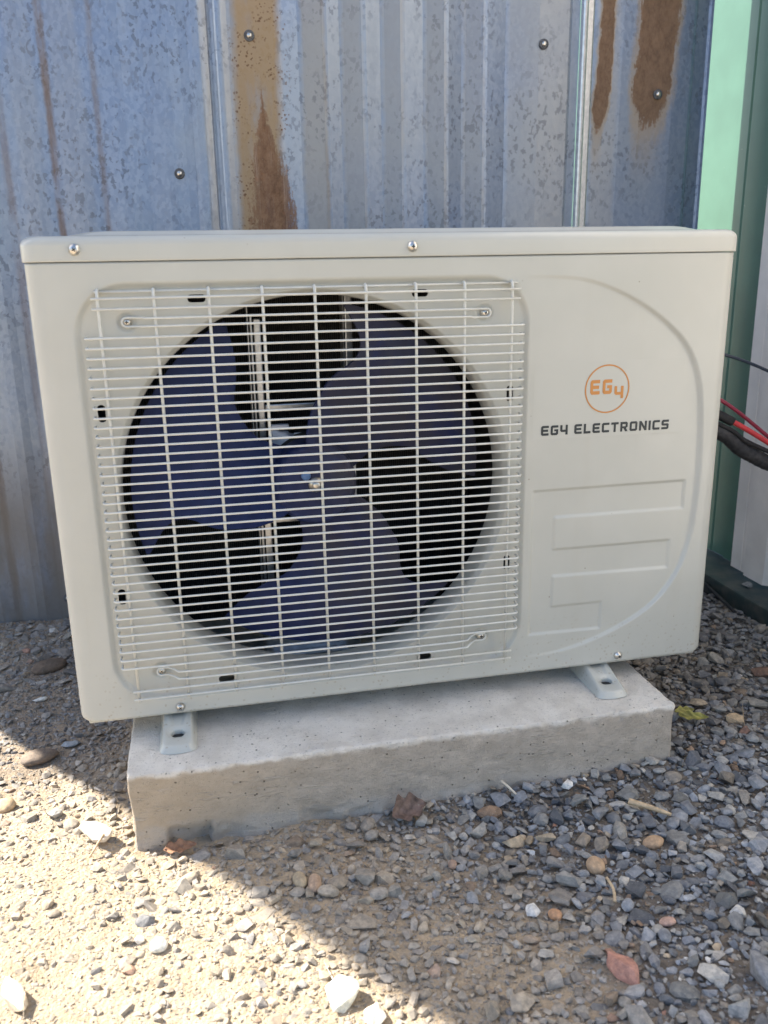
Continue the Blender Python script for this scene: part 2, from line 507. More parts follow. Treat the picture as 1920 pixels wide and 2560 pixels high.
# ================================================================== THE SETTING
GZ = -.118
def ground_z(x, y):
    x = np.asarray(x, float); y = np.asarray(y, float)
    z = GZ + .010 * vnoise(x * 3.1, y * 3.1, 0, 3) * sst(3.0, 1.2, np.hypot(x - .3, y)) + .0045 * fbm(x * 13, y * 13, 0, 9, 4)
    z = z - .014 * sst(.10, -.05, x) * sst(-.02, .12, y) * sst(.60, .45, y)
    z = z + .010 * sst(.35, .62, x) * sst(.25, .05, y)
    z = z - .010 * np.exp(-(((x - .12) / .09) ** 2 + ((y + .088) / .016) ** 2))
    z = z + .007 * np.exp(-((y + .090) / .014) ** 2) * sst(.26, .40, x) * sst(.76, .70, x) * (1 + .5 * vnoise(x * 30, y * 8, 0, 77))
    z = z + .006 * sst(.98, 1.08, x) * sst(.5, .2, y)
    return z

def clean(x, y):
    """0 = dusty soil on the left, 1 = clean crushed stone on the right"""
    return sst(.24, .52, x + .22 * (y + .30) + .12 * vnoise(x * 5, y * 5, 0, 21) + .06 * vnoise(x * 17, y * 17, 0, 22))

def stony(x, y):
    return sst(.02, .34, x + .30 * (y + .28) + .10 * vnoise(x * 6, y * 6, 0, 25))

def axis(lo, hi, step, far):
    a = np.arange(lo, hi + 1e-6, step); ext = []
    d, p = step, 0
    while p < far:
        d *= 1.22; p += d; ext.append(p)
    return np.concatenate([lo - np.array(ext[::-1]), a, hi + np.array(ext)])
gx = axis(-.75, 1.15, .005, 90); gy = axis(-.72, .68, .005, 90)
GX, GY = np.meshgrid(gx, gy)
GZZ = ground_z(GX, GY)
cl = clean(GX, GY)[..., None]
backl = (sst(.12, -.02, GX) * sst(.02, .14, GY))[..., None]
soil = (1 - cl) * np.array((.385, .312, .225)) + cl * np.array((.13, .115, .10))
soil = soil * (1 - backl) + backl * np.array((.27, .22, .168))
soil = soil * (1 + .10 * vnoise(GX * 9, GY * 9, 0, 31))[..., None]
g = link('ground', grid_mesh('ground', GX, GY, GZZ, True, soil.reshape(-1, 3)), M['soil'])
tag(g, 'dusty tan soil and dirt under the gravel', 'ground', kind='structure')

# ------------------------------------------------------------------ stones
def hull_variant(n, seed, flat=(1, .8, .55), jit=.25):
    r = np.random.default_rng(seed)
    p = r.normal(size=(n, 3)); p /= np.linalg.norm(p, axis=1)[:, None]
    p = np.sign(p) * np.abs(p) ** .8
    p *= (1 - jit * r.random((n, 1))) * np.array(flat)
    bm = bmesh.new()
    for q in p: bm.verts.new(q)
    res = bmesh.ops.convex_hull(bm, input=bm.verts[:])
    junk = list({e for e in res['geom_interior'] + res['geom_unused'] if isinstance(e, bmesh.types.BMVert)})
    if junk: bmesh.ops.delete(bm, geom=junk, context='VERTS')
    bmesh.ops.triangulate(bm, faces=bm.faces[:])
    bm.verts.index_update()
    V = np.array([v.co[:] for v in bm.verts]); T = np.array([[v.index for v in f.verts] for f in bm.faces])
    bm.free()
    V /= np.abs(V[:, :2]).max()
    return V, T

def pebble_variant(seed, flat=(1, .78, .6)):
    r = np.random.default_rng(seed)
    bm = bmesh.new(); bmesh.ops.create_icosphere(bm, subdivisions=2, radius=1)
    bm.verts.index_update()
    V = np.array([v.co[:] for v in bm.verts]); T = np.array([[v.index for v in f.verts] for f in bm.faces]); bm.free()
    V *= (1 + .22 * vnoise(V[:, 0] * 1.3 + seed, V[:, 1] * 1.3, V[:, 2] * 1.3, seed))[:, None]
    return V * np.array(flat), T

VAR_L = [hull_variant(15, 100 + i, (1, .62 + .05 * (i % 6), .34 + .05 * (i % 5))) for i in range(16)] + [pebble_variant(50 + i, (1, .72, .5)) for i in range(3)]
VAR_S = [hull_variant(11, 200 + i, (1, .6 + .06 * (i % 6), .35 + .07 * (i % 5))) for i in range(14)]
VAR_T = [hull_variant(6, 300 + i, (1, .8, .6)) for i in range(8)]

BX0, BX1, BY0, BY1, BZ0, BZ1 = .050, .718, -.083, .290, -.150, -.025     # concrete block
STONES = [  # label, category, x, y, width, height on picture, tone, shape seed, rounded
    ('big sunlit white angular rock at the bottom edge of the picture', .2448, -.344, .042, .034, (.62, .57, .48), 3, 0),
    ('smaller sunlit white rock touching the big white rock by the shadow edge', .2725, -.368, .027, .022, (.58, .53, .44), 7, 0),
    ('large pale sunlit slab of rock at the bottom left corner', -.0394, -.2846, .031, .044, (.50, .43, .33), 11, 0),
    ('dark grey pointed shard lying alone on the sunlit soil', .0709, -.2138, .023, .016, (.15, .15, .15), 5, 0),
    ('smooth white pebble on the sunlit soil right of its smaller white neighbour', .0849, -.2491, .017, .013, (.60, .56, .49), 2, 1),
    ('small white broken pebble on the sunlit soil below the dark shard', .0665, -.2386, .013, .011, (.58, .54, .48), 8, 0),
    ('rounded tan pebble in the sun at the left edge of the picture', -.1103, .0393, .024, .020, (.40, .30, .19), 4, 1),
    ('wide brown flat cobble in the shade beside the sunlit corner', -.0924, .1577, .048, .024, (.175, .138, .108), 6, 1),
    ('blue grey pointed stone below the bottom left corner of the unit', -.0548, .1881, .033, .018, (.25, .27, .29), 9, 0),
    ('thin whitish stone chip on brown soil left of the unit', -.1189, .3386, .029, .015, (.46, .45, .42), 12, 0),
    ('reddish brick coloured shard in the front gravel', .5023, -.3763, .030, .042, (.33, .175, .135), 14, 0),
    ('smooth tan oval pebble right of the concrete block front', .6175, -.2202, .025, .014, (.34, .235, .15), 1, 1),
    ('round tan pebble in the middle of the front gravel', .5372, -.243, .0205, .018, (.34, .24, .155), 3, 1),
    ('small orange brown pebble beside the whitish chunk', .4706, -.2927, .013, .012, (.36, .21, .12), 5, 1),
    ('whitish grey chunk of stone left of the small orange pebble', .452, -.2809, .019, .017, (.46, .455, .44), 13, 0),
    ('largest grey slab of stone at the bottom right edge', .613, -.4115, .037, .042, (.17, .175, .185), 10, 0),
    ('brownish grey blunt stone between block and tan oval pebble', .5418, -.200, .0235, .0205, (.225, .19, .15), 15, 0),
    ('dark reddish brown rock at the right edge below the green rail', .9778, .1051, .040, .035, (.16, .095, .065), 4, 0),
    ('long grey flat stone right in front of the block corner', .6674, -.1458, .032, .017, (.19, .195, .195), 16, 0),
    ('small pinkish oval pebble above the reddish shard', .5699, -.3327, .0165, .010, (.36, .24, .19), 7, 1),
    ('left of two tan oval pebbles side by side in the shade', .228, -.1825, .0145, .0195, (.31, .25, .17), 9, 1),
    ('right of two tan oval pebbles side by side in the shade', .2425, -.1923, .0145, .0195, (.33, .235, .165), 10, 1),
    ('pale grey blocky stone near the right edge of the front gravel', .6443, -.3376, .019, .017, (.40, .40, .39), 17, 0),
    ('grey stone pair half sunk in soil at the shadow edge', -.0458, -.0026, .023, .018, (.28, .27, .25), 18, 0),
    ('large dark brown clod of earth left of the unit near the wall', -.1221, .4487, .058, .026, (.125, .092, .068), 19, 1),
    ('crumbly tan flat stone right of the yellow leaf', .8563, -.0106, .033, .021, (.36, .27, .17), 20, 0),
]
taken = [(s[1], s[2], .5 * s[3]) for s in STONES]

class Hash:
    def __init__(self, c): self.c = c; self.d = {}
    def ok(self, x, y, r, f):
        i, j = int(x // self.c), int(y // self.c)
        for a in (-1, 0, 1):
            for b in (-1, 0, 1):
                for (px, py, pr) in self.d.get((i + a, j + b), ()):
                    if (px - x) ** 2 + (py - y) ** 2 < (f * (pr + r)) ** 2: return False
        return True
    def put(self, x, y, r): self.d.setdefault((int(x // self.c), int(y // self.c)), []).append((x, y, r))

def allowed(x, y, r):
    if BX0 - r * .6 < x < BX1 + r * .6 and BY0 - r * .55 < y < BY1: return False
    if x > 1.10 - r * .7 or y > .64 - r * .5: return False
    return True

def scatter(n, rlo, rhi, power, fac, dens, hsh, check=True):
    P = []
    tries = 0
    while len(P) < n and tries < 20:
        tries += 1
        X = rng.uniform(-.72, 1.10, n); Y = rng.uniform(-.70, .64, n); U = rng.random(n); D = dens(X, Y)
        Rr = rlo + (rhi - rlo) * rng.random(n) ** power
        keep = U < D
        for x, y, r in zip(X[keep], Y[keep], Rr[keep]):
            if not allowed(x, y, r): continue
            if any((x - a) ** 2 + (y - b) ** 2 < (c + r * .6) ** 2 for a, b, c in taken) and r > .003: continue
            if check:
                if not hsh.ok(x, y, r, fac): continue
                hsh.put(x, y, r)
            P.append((x, y, r))
            if len(P) >= n: break
    return np.array(P)

def backleft(x, y): return sst(.10, -.02, x) * sst(.06, .2, y)
def nearwall(x, y): return backleft(x, y) * sst(.36, .5, y)
H = Hash(.034)
big = scatter(2600, .0072, .0145, 2.0, .60, lambda x, y: np.clip(.012 + .60 * clean(x, y) + .30 * stony(x, y) + .8 * nearwall(x, y) - .35 * sst(.2, .6, vnoise(x * 6, y * 6, 0, 41)), 0, 1), H)
mid = scatter(15500, .0032, .0076, 1.4, .56, lambda x, y: .05 + .50 * clean(x, y) + .45 * stony(x, y) + .40 * backleft(x, y) + .24 * sst(.04, -.14, x), H)
H2 = Hash(.009)
sml = scatter(30000, .0015, .0036, 1.6, .58, lambda x, y: .55 + .45 * (1 - clean(x, y)), H2)
tny = scatter(70000, .0006, .0019, 1.3, 0, lambda x, y: .35 + .65 * (1 - clean(x, y)), None, False)

PAL = 1.42 * np.array([(.135, .145, .160), (.165, .172, .182), (.105, .112, .125), (.20, .20, .195), (.155, .158, .155), (.235, .225, .205), (.185, .165, .140), (.28, .225, .16), (.21, .145, .10), (.24, .13, .095), (.42, .41, .39), (.19, .20, .215)])
PW = np.array([20, 18, 15, 12, 14, 8, 7, 3.2, 1.8, .8, 1.6, 12]); PW = PW / PW.sum()
def tones(P):
    n = len(P); c = PAL[rng.choice(len(PAL), n, p=PW)] * rng.uniform(.58, 1.36, (n, 1))
    k = clean(P[:, 0], P[:, 1]); bl = backleft(P[:, 0], P[:, 1])
    br = sst(.70, .8, P[:, 0]) * sst(-.12, .05, P[:, 1])
    dust = np.clip(.88 * (1 - k) * (1 - .45 * bl) + .04 + .38 * br, 0, .9) * rng.uniform(.45, 1.15, n)
    dust = np.clip(dust, 0, .93)[:, None]
    dc = np.array((.375, .315, .24)) * (1 - bl[:, None]) + bl[:, None] * np.array((.33, .275, .215))
    dc = dc * (1 - br[:, None]) + br[:, None] * np.array((.31, .25, .18))
    return c * (1 - dust) + dc * dust * rng.uniform(.85, 1.2, (n, 1))

def build_stones(name, P, VAR, lift, tilt):
    n = len(P); which = rng.integers(0, len(VAR), n)
    tone = tones(P); VV = []; TT = []; CC = []; off = 0
    z = ground_z(P[:, 0], P[:, 1]) + P[:, 2] * (rng.uniform(lift[0], lift[1], n) - .42 * (1 - stony(P[:, 0], P[:, 1]) * .6 - clean(P[:, 0], P[:, 1]) * .4))
    for k, (V, T) in enumerate(VAR):
        s = np.where(which == k)[0]
        if not len(s): continue
        m = len(s)
        yaw = rng.uniform(0, 2 * np.pi, m); tl = rng.normal(0, tilt, m); ta = rng.uniform(0, 2 * np.pi, m)
        cy, sy = np.cos(yaw), np.sin(yaw)
        Rz = np.zeros((m, 3, 3)); Rz[:, 0, 0] = cy; Rz[:, 0, 1] = -sy; Rz[:, 1, 0] = sy; Rz[:, 1, 1] = cy; Rz[:, 2, 2] = 1
        ax = np.stack([np.cos(ta), np.sin(ta), 0 * ta], 1); K = np.zeros((m, 3, 3))
        K[:, 0, 2] = ax[:, 1]; K[:, 1, 2] = -ax[:, 0]; K[:, 2, 0] = -ax[:, 1]; K[:, 2, 1] = ax[:, 0]
        Rt = np.eye(3) + np.sin(tl)[:, None, None] * K + (1 - np.cos(tl))[:, None, None] * (K @ K)
        sc3 = rng.uniform(.8, 1.2, (m, 1, 3)) * P[s, 2][:, None, None]
        A = np.einsum('nij,nvj->nvi', Rt @ Rz, V[None] * sc3)
        A += np.stack([P[s, 0], P[s, 1], z[s]], 1)[:, None, :]
        VV.append(A.reshape(-1, 3)); TT.append((T[None] + (np.arange(m) * len(V))[:, None, None] + off).reshape(-1, 3))
        CC.append(np.repeat(tone[s], len(V), 0)); off += m * len(V)
    return mesh_np(name, np.concatenate(VV), np.concatenate(TT), False, np.concatenate(CC))

o = link('gravel', build_stones('gravel', np.concatenate([big, mid]), VAR_L, (.0, .75), .42), M['stone'])
tag(o, 'loose crushed blue grey stone covering the ground around the block', 'gravel', kind='stuff')
o = link('grit', build_stones('grit', sml, VAR_S, (-.1, .6), .5), M['stone'])
tag(o, 'small stone chips and grit between the larger gravel', 'grit', kind='stuff')
o = link('sand', build_stones('sand', tny, VAR_T, (-.1, .7), .6), M['stone'])
tag(o, 'fine crumbs of soil and sand strewn over the ground', 'sand', kind='stuff')

def single_stone(label, x, y, w_, h_, tone, seed, rounded):
    r = np.random.default_rng(900 + seed)
    bm = bmesh.new()
    if rounded:
        bmesh.ops.create_icosphere(bm, subdivisions=3, radius=1)
    else:
        n = 15
        p = r.normal(size=(n, 3)); p /= np.linalg.norm(p, axis=1)[:, None]; p *= (1 - .22 * r.random((n, 1)))
        for q in p: bm.verts.new(q)
        res = bmesh.ops.convex_hull(bm, input=bm.verts[:])
        junk = list({e for e in res['geom_interior'] + res['geom_unused'] if isinstance(e, bmesh.types.BMVert)})
        if junk: bmesh.ops.delete(bm, geom=junk, context='VERTS')
        bmesh.ops.bevel(bm, geom=bm.edges[:], offset=.07, segments=2, profile=.5, affect='EDGES')
        bmesh.ops.triangulate(bm, faces=bm.faces[:])
        bmesh.ops.subdivide_edges(bm, edges=bm.edges[:], cuts=1, use_grid_fill=True)
    bmesh.ops.triangulate(bm, faces=bm.faces[:])
    bm.verts.index_update()
    V = np.array([v.co[:] for v in bm.verts]); T = np.array([[v.index for v in f.verts] for f in bm.faces]); bm.free()
    f = (.16, 1.4) if rounded else (.05, 5.0)
    V *= (1 + f[0] * vnoise(V[:, 0] * f[1] + seed, V[:, 1] * f[1], V[:, 2] * f[1], seed) + .03 * vnoise(V[:, 0] * 9, V[:, 1] * 9, V[:, 2] * 9, seed))[:, None]
    hgt = .62 * min(w_, h_) / 2 if rounded else .55 * min(w_, h_) / 2
    V *= np.array((w_ / 2, h_ / 2 * 1.25, hgt * 1.25))
    a = r.uniform(-.35, .35); ca, sa = math.cos(a), math.sin(a)
    V = V @ np.array(((ca, sa, 0), (-sa, ca, 0), (0, 0, 1)))
    b = r.uniform(-.15, .2); V = V @ np.array(((1, 0, 0), (0, math.cos(b), math.sin(b)), (0, -math.sin(b), math.cos(b))))
    me = mesh_np('stone', V, T, bool(rounded), np.tile(np.minimum(np.array(tone) * 1.3, .75), (len(V), 1)))
    ob = link('stone', me, M['stone'], None, (x, y, float(ground_z(x, y)) + hgt * .75))
    return tag(ob, label, 'stone')
for s in STONES: single_stone(*s)
s = single_stone('small grey stone lying on the green base rail', 1.135, .375, .021, .020, (.17, .165, .155), 31, 0)
s.location.z = -.072

# ------------------------------------------------------------------ sheet metal wall
WY = .64
LX = -.465
wall = thing('metal_wall', 'weathered galvanised sheet metal wall with rust streaks behind the unit', 'wall', (.35, WY, GZ))
WZ0, WZ1 = -.19, 2.10
def sheet(name, prof, label=None, slant=0.0):
    X = np.array([p[0] for p in prof]); Yo = np.array([p[1] for p in prof])
    zs = np.array([WZ0, .02, .185, .55, .95, 1.7, WZ1])
    XX = np.tile(X, (len(zs), 1)); ZZ = np.tile(zs[:, None], (1, len(X))); YY = WY + np.tile(Yo, (len(zs), 1))
    if slant:
        f = sst(LX + .16, LX, X)[None, :]
        XX = XX - slant * (ZZ - GZ) * f
    YY = YY + .0012 * np.sin(ZZ * 7 + XX * 11)
    bm = bmesh.new()
    vs = [[bm.verts.new((XX[i, j], YY[i, j], ZZ[i, j])) for j in range(len(X))] for i in range(len(zs))]
    for i in range(len(zs) - 1):
        for j in range(len(X) - 1):
            bm.faces.new((vs[i][j], vs[i][j + 1], vs[i + 1][j + 1], vs[i + 1][j]))
    bmesh.ops.recalc_face_normals(bm, faces=bm.faces[:])
    bmesh.ops.solidify(bm, geom=bm.faces[:], thickness=.0008)
    ob = link(name, bm_mesh(name, bm), M['wall'], wall)
    if label: ob['label'] = label
    return ob

left = [(LX, 0)]
for k in range(-4, 3):
    cx = -.045 + .0755 * k
    if cx - .02 <= left[-1][0] or cx > .14: continue
    left += [(cx - .018, 0.0), (cx - .009, .0014), (cx - .003, .0022), (cx + .003, .0022), (cx + .009, .0014), (cx + .018, -.0004), (cx + .030, -.0030), (cx + .044, -.0030)]
left += [(.168, 0), (.182, -.001), (.1905, -.009), (.1975, -.0105), (.2015, -.010), (.204, -.0085), (.214, -.0045), (.2165, -.001)]
sheet('sheet_panel', left, 'blue grey galvanised sheet with thin brown runs, left', .46)  # slant is made up: unseen left end shaped to keep sun off the block
midp = [(.2135, .004), (.218, .0045), (.2215, .003), (.2305, -.0075), (.234, -.009), (.238, -.0085), (.248, -.004), (.254, -.003), (.325, -.003), (.336, -.0005)]
ed = [.331, .369, .410, .440, .477, .511, .545, .587, .623, .657, .694, .738]
for i in range(1, len(ed)):
    midp += [(ed[i] - .004, .0046 if i % 2 else -.0046), (ed[i] + .004, .0040 if i % 2 else -.0040)]
midp += [(.795, -.002), (.850, -.0032), (.853, -.002), (.856, 0), (.872, .002)]
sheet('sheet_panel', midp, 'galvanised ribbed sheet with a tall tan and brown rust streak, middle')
rightp = [(.894, .002), (.905, 0), (.955, -.002), (1.0, -.001), (1.06, -.002), (1.094, -.001), (1.100, .001), (1.104, .006), (1.128, .007), (1.1325, .004), (1.134, -.001)]
sheet('sheet_panel', rightp, 'galvanised sheet with two brown rust tongues hanging from above, right')
trim = [(.8725, -.001), (.8745, -.0085), (.877, -.0100), (.8805, -.0095), (.884, -.0075), (.8935, -.0068), (.8965, -.0055), (.898, .000)]
tr = sheet('cover_strip', trim, 'bright bare metal strip over the joint')
tr.data.materials.clear(); tr.data.materials.append(M['trim'])

def wall_screw(x, z):
    n = 16; rings = []
    for r_, y_ in ((.0088, .000), (.0088, -.0014), (.0070, -.0022), (.0054, -.0022)):
        rings.append([(x + r_ * math.cos(2 * math.pi * k / n), WY - .004 + y_, z + r_ * math.sin(2 * math.pi * k / n)) for k in range(n)])
    wsh = link('rubber_washer', loft(rings, False, True, 'rubber_washer'), M['washer'], wall)
    rings = []
    for r_, y_ in ((.0046, -.0015), (.0046, -.0030), (.0038, -.0046), (.0020, -.0054)):
        rings.append([(x + r_ * math.cos(2 * math.pi * k / n), WY - .004 + y_, z + r_ * math.sin(2 * math.pi * k / n)) for k in range(n)])
    h = link('roofing_screw', loft(rings, False, True, 'roofing_screw'), M['steel'], wsh)
for x_, z_ in ((.2841, .8843), (.8029, .8872), (.1542, .6702), (1.0299, .81), (-.1096, -.0736)):
    wall_screw(x_, z_)

# ------------------------------------------------------------------ green and grey side wall
side = thing('container_side', 'grey ribbed side wall with teal end post on dark green rail at right edge', 'container', (1.25, .3, GZ))
link('base_rail', box(1.10, 1.45, -.75, 2.3, -.24, -.076, .004, 2, 'base_rail'), M['rail'], side)
bm = bmesh.new()
prof = [(1.19, 2.3), (1.19, .585), (1.1915, .580), (1.1915, .538), (1.188, .534), (1.188, .455), (1.40, .455)]
vs = [[bm.verts.new((x_, y_, z_)) for (x_, y_) in prof] for z_ in (-.0755, .6, 1.3, 2.5)]
for i in range(3):
    for j in range(len(prof) - 1): bm.faces.new((vs[i][j], vs[i][j + 1], vs[i + 1][j + 1], vs[i + 1][j]))
link('end_post', bm_mesh('end_post', bm), M['teal'], side)
prof = [(1.1655, .4747)]
yy = .4747
for k in range(9):
    prof += [(1.1655, yy - .030), (1.1668, yy - .0318), (1.1655, yy - .0336), (1.1655, yy - .048), (1.157, yy - .054), (1.157, yy - .112), (1.1655, yy - .118), (1.1655, yy - .138)]
    yy -= .138
bm = bmesh.new()
prof = [(1.186, .4747)] + prof
vs = [[bm.verts.new((x_, y_, z_)) for (x_, y_) in prof] for z_ in (-.071, .3, .9, 1.6, 2.5)]
for i in range(4):
    for j in range(len(prof) - 1): bm.faces.new((vs[i][j], vs[i][j + 1], vs[i + 1][j + 1], vs[i + 1][j]))
bp_ = link('ribbed_panel', bm_mesh('ribbed_panel', bm), M['beige'], side)
n = 12; rings = []
for r_, x_ in ((.0075, 1.1655), (.0075, 1.163), (.0055, 1.160), (.003, 1.1585)):
    rings.append([(x_, .405 + r_ * math.cos(2 * math.pi * k / n), -.050 + r_ * math.sin(2 * math.pi * k / n)) for k in range(n)])
link('bolt', loft(rings, False, True, 'bolt'), M['steel'], bp_)

# ------------------------------------------------------------------ concrete block
def block_mesh():
    bm = bmesh.new()
    def face(nu, nv, f):
        vs = [[bm.verts.new(f(i / nu, j / nv)) for i in range(nu + 1)] for j in range(nv + 1)]
        for j in range(nv):
            for i in range(nu): bm.faces.new((vs[j][i], vs[j][i + 1], vs[j + 1][i + 1], vs[j + 1][i]))
    dx, dy, dz = BX1 - BX0, BY1 - BY0, BZ1 - BZ0
    nx, ny, nz = 230, 120, 44
    face(nx, nz, lambda u, v: (BX0 + u * dx, BY0, BZ0 + v * dz))
    face(nx, ny, lambda u, v: (BX0 + u * dx, BY0 + v * dy, BZ1))
    face(ny, nz, lambda u, v: (BX1, BY0 + u * dy, BZ0 + v * dz))
    face(ny, nz, lambda u, v: (BX0, BY1 - u * dy, BZ0 + v * dz))
    face(60, 10, lambda u, v: (BX1 - u * dx, BY1, BZ0 + v * dz))
    bmesh.ops.remove_doubles(bm, verts=bm.verts[:], dist=1e-5)
    C = np.array([v.co[:] for v in bm.verts])
    x, y, z = C.T
    rr = .005 + .0035 * vnoise(x * 24, y * 24, z * 24, 5)
    # round the edges
    lo = np.stack([BX0 + rr, BY0 + rr, np.full_like(rr, -9)], 1); hi = np.stack([BX1 - rr, np.full_like(rr, 9), BZ1 - rr * .7], 1)
    q = np.clip(C, lo, hi); d = C - q; L = np.linalg.norm(d, axis=1)
    nd = d / np.maximum(L, 1e-9)[:, None]
    C2 = np.where((L > 1e-9)[:, None], q + nd * np.minimum(L, rr)[:, None], C)
    nrm = np.where((L > 1e-9)[:, None], nd, 0)
    edge = np.exp(-((z - BZ1) / .010) ** 2) * np.exp(-((y - BY0) / .012) ** 2)
    h = .0007 * fbm(x * 30, y * 30, z * 30, 3, 3) + .0008 * fbm(x * 170, y * 170, z * 190, 6, 3)
    h += edge * (.0042 * fbm(x * 26, y * 5, 0 * z, 8, 3) + .0034 * fbm(x * 95, y * 60, z * 60, 12, 3))
    low = sst(-.092, -.112, z)
    h += low * (.006 * fbm(x * 26, y * 26, z * 26, 14, 3) + .004 * fbm(x * 90, y * 90, z * 90, 15, 2)) - .010 * low * sst(.36, .12, x) * (vnoise(x * 18, y * 5, z * 5, 17) > .1)
    chip = .3 * np.exp(-(((x - BX1) / .012) ** 2 + ((z + .055) / .020) ** 2 + ((y - BY0) / .02) ** 2)) + .8 * np.exp(-(((x - BX0) / .01) ** 2 + ((z + .085) / .03) ** 2 + ((y - BY0) / .015) ** 2))
    h -= .004 * chip
    # right hand end slopes back a little and is rough
    C2 = C2 + nrm * h[:, None]
    for v, c in zip(bm.verts, C2): v.co = c
    bmesh.ops.recalc_face_normals(bm, faces=bm.faces[:])
    return bm_mesh('concrete_block', bm, True)
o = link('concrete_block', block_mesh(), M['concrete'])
tag(o, 'rough grey cast concrete block carrying the unit on the gravel', 'concrete block')

# ================================================================== THE UNIT
UW, UH, UD = .80, .5215, .30
ac = thing('air_conditioner', 'cream outdoor air conditioner unit with wire fan grille on concrete block', 'air conditioner', (.40, .15, BZ1))
FCX, FCZ, FR = .291, .260, .2265
DPOLY = [(.470, .5005), (.58, .5000), (.6242, .4930), (.6724, .4732), (.7142, .4470), (.7475, .4168), (.7670, .3787), (.7745, .335), (.7775, .290), (.7785, .255), (.7775, .210), (.7735, .1665), (.7600, .1197), (.7302, .0794), (.692, .0549), (.6492, .0372), (.615, .0270), (.5766, .0206), (.47, .0196)]
def chaikin(P, n=2):
    for _ in range(n):
        Q = [P[0]]
        for a, b in zip(P[:-1], P[1:]):
            Q += [(.75 * a[0] + .25 * b[0], .75 * a[1] + .25 * b[1]), (.25 * a[0] + .75 * b[0], .25 * a[1] + .75 * b[1])]
        P = Q + [P[-1]]
    return P
DP = chaikin(DPOLY, 2)
EPOLY = [(.5505, .2450), (.7610, .2440), (.7610, .2045), (.5835, .2065), (.5835, .1672), (.7450, .1655), (.7450, .1250), (.5835, .1285), (.5835, .0900), (.6530, .0895), (.6530, .0495), (.5505, .0515)]
DK = .022
def d_depth(x): return DK * np.maximum(np.asarray(x, float) - .53, 0)
SLOTS = [(.166, .4828, 0), (.4118, .4828, 0), (.0570, .3647, 1), (.5207, .3647, 1), (.5215, .153, 1), (.0575, .153, 1), (.168, .0365, 0), (.414, .0365, 0)]
def slot_sdf(x, z, s):
    hx, hz = (.0094, .0041) if s[2] == 0 else (.0041, .0094)
    return rrect_sdf(x, z, s[0], s[1], hx, hz, .0034)
DIMPLES = [(.0922, .4603), (.4882, .4590), (.0932, .0570), (.4882, .0580)]
def front_depth(x, z):
    rs = rrect_sdf(x, z, .2900, .2605, .2520, .2405, .056)
    d = .0052 * sst(.0005, -.0075, rs)
    ds = poly_sdf(x, z, DP)
    dd = d_depth(x) * sst(.0003, -.0048, ds)
    d = np.maximum(d, dd)
    es = poly_sdf(x, z, EPOLY)
    fade = sst(.548, .556, x) if False else 1.0
    d = d + .0020 * sst(.0004, -.0036, es) * fade
    r = np.hypot(x - FCX, z - FCZ)
    d = d + .0050 * sst(FR + .0042, FR, r) ** 1.4
    d = d + .00028 * vnoise(x * 6, z * 7, 0, 88) + .00010 * vnoise(x * 17, z * 15, 0, 89)
    for a, b in DIMPLES:
        d = d + .0016 * sst(.0115, .0070, np.hypot(x - a, z - b))
    return d

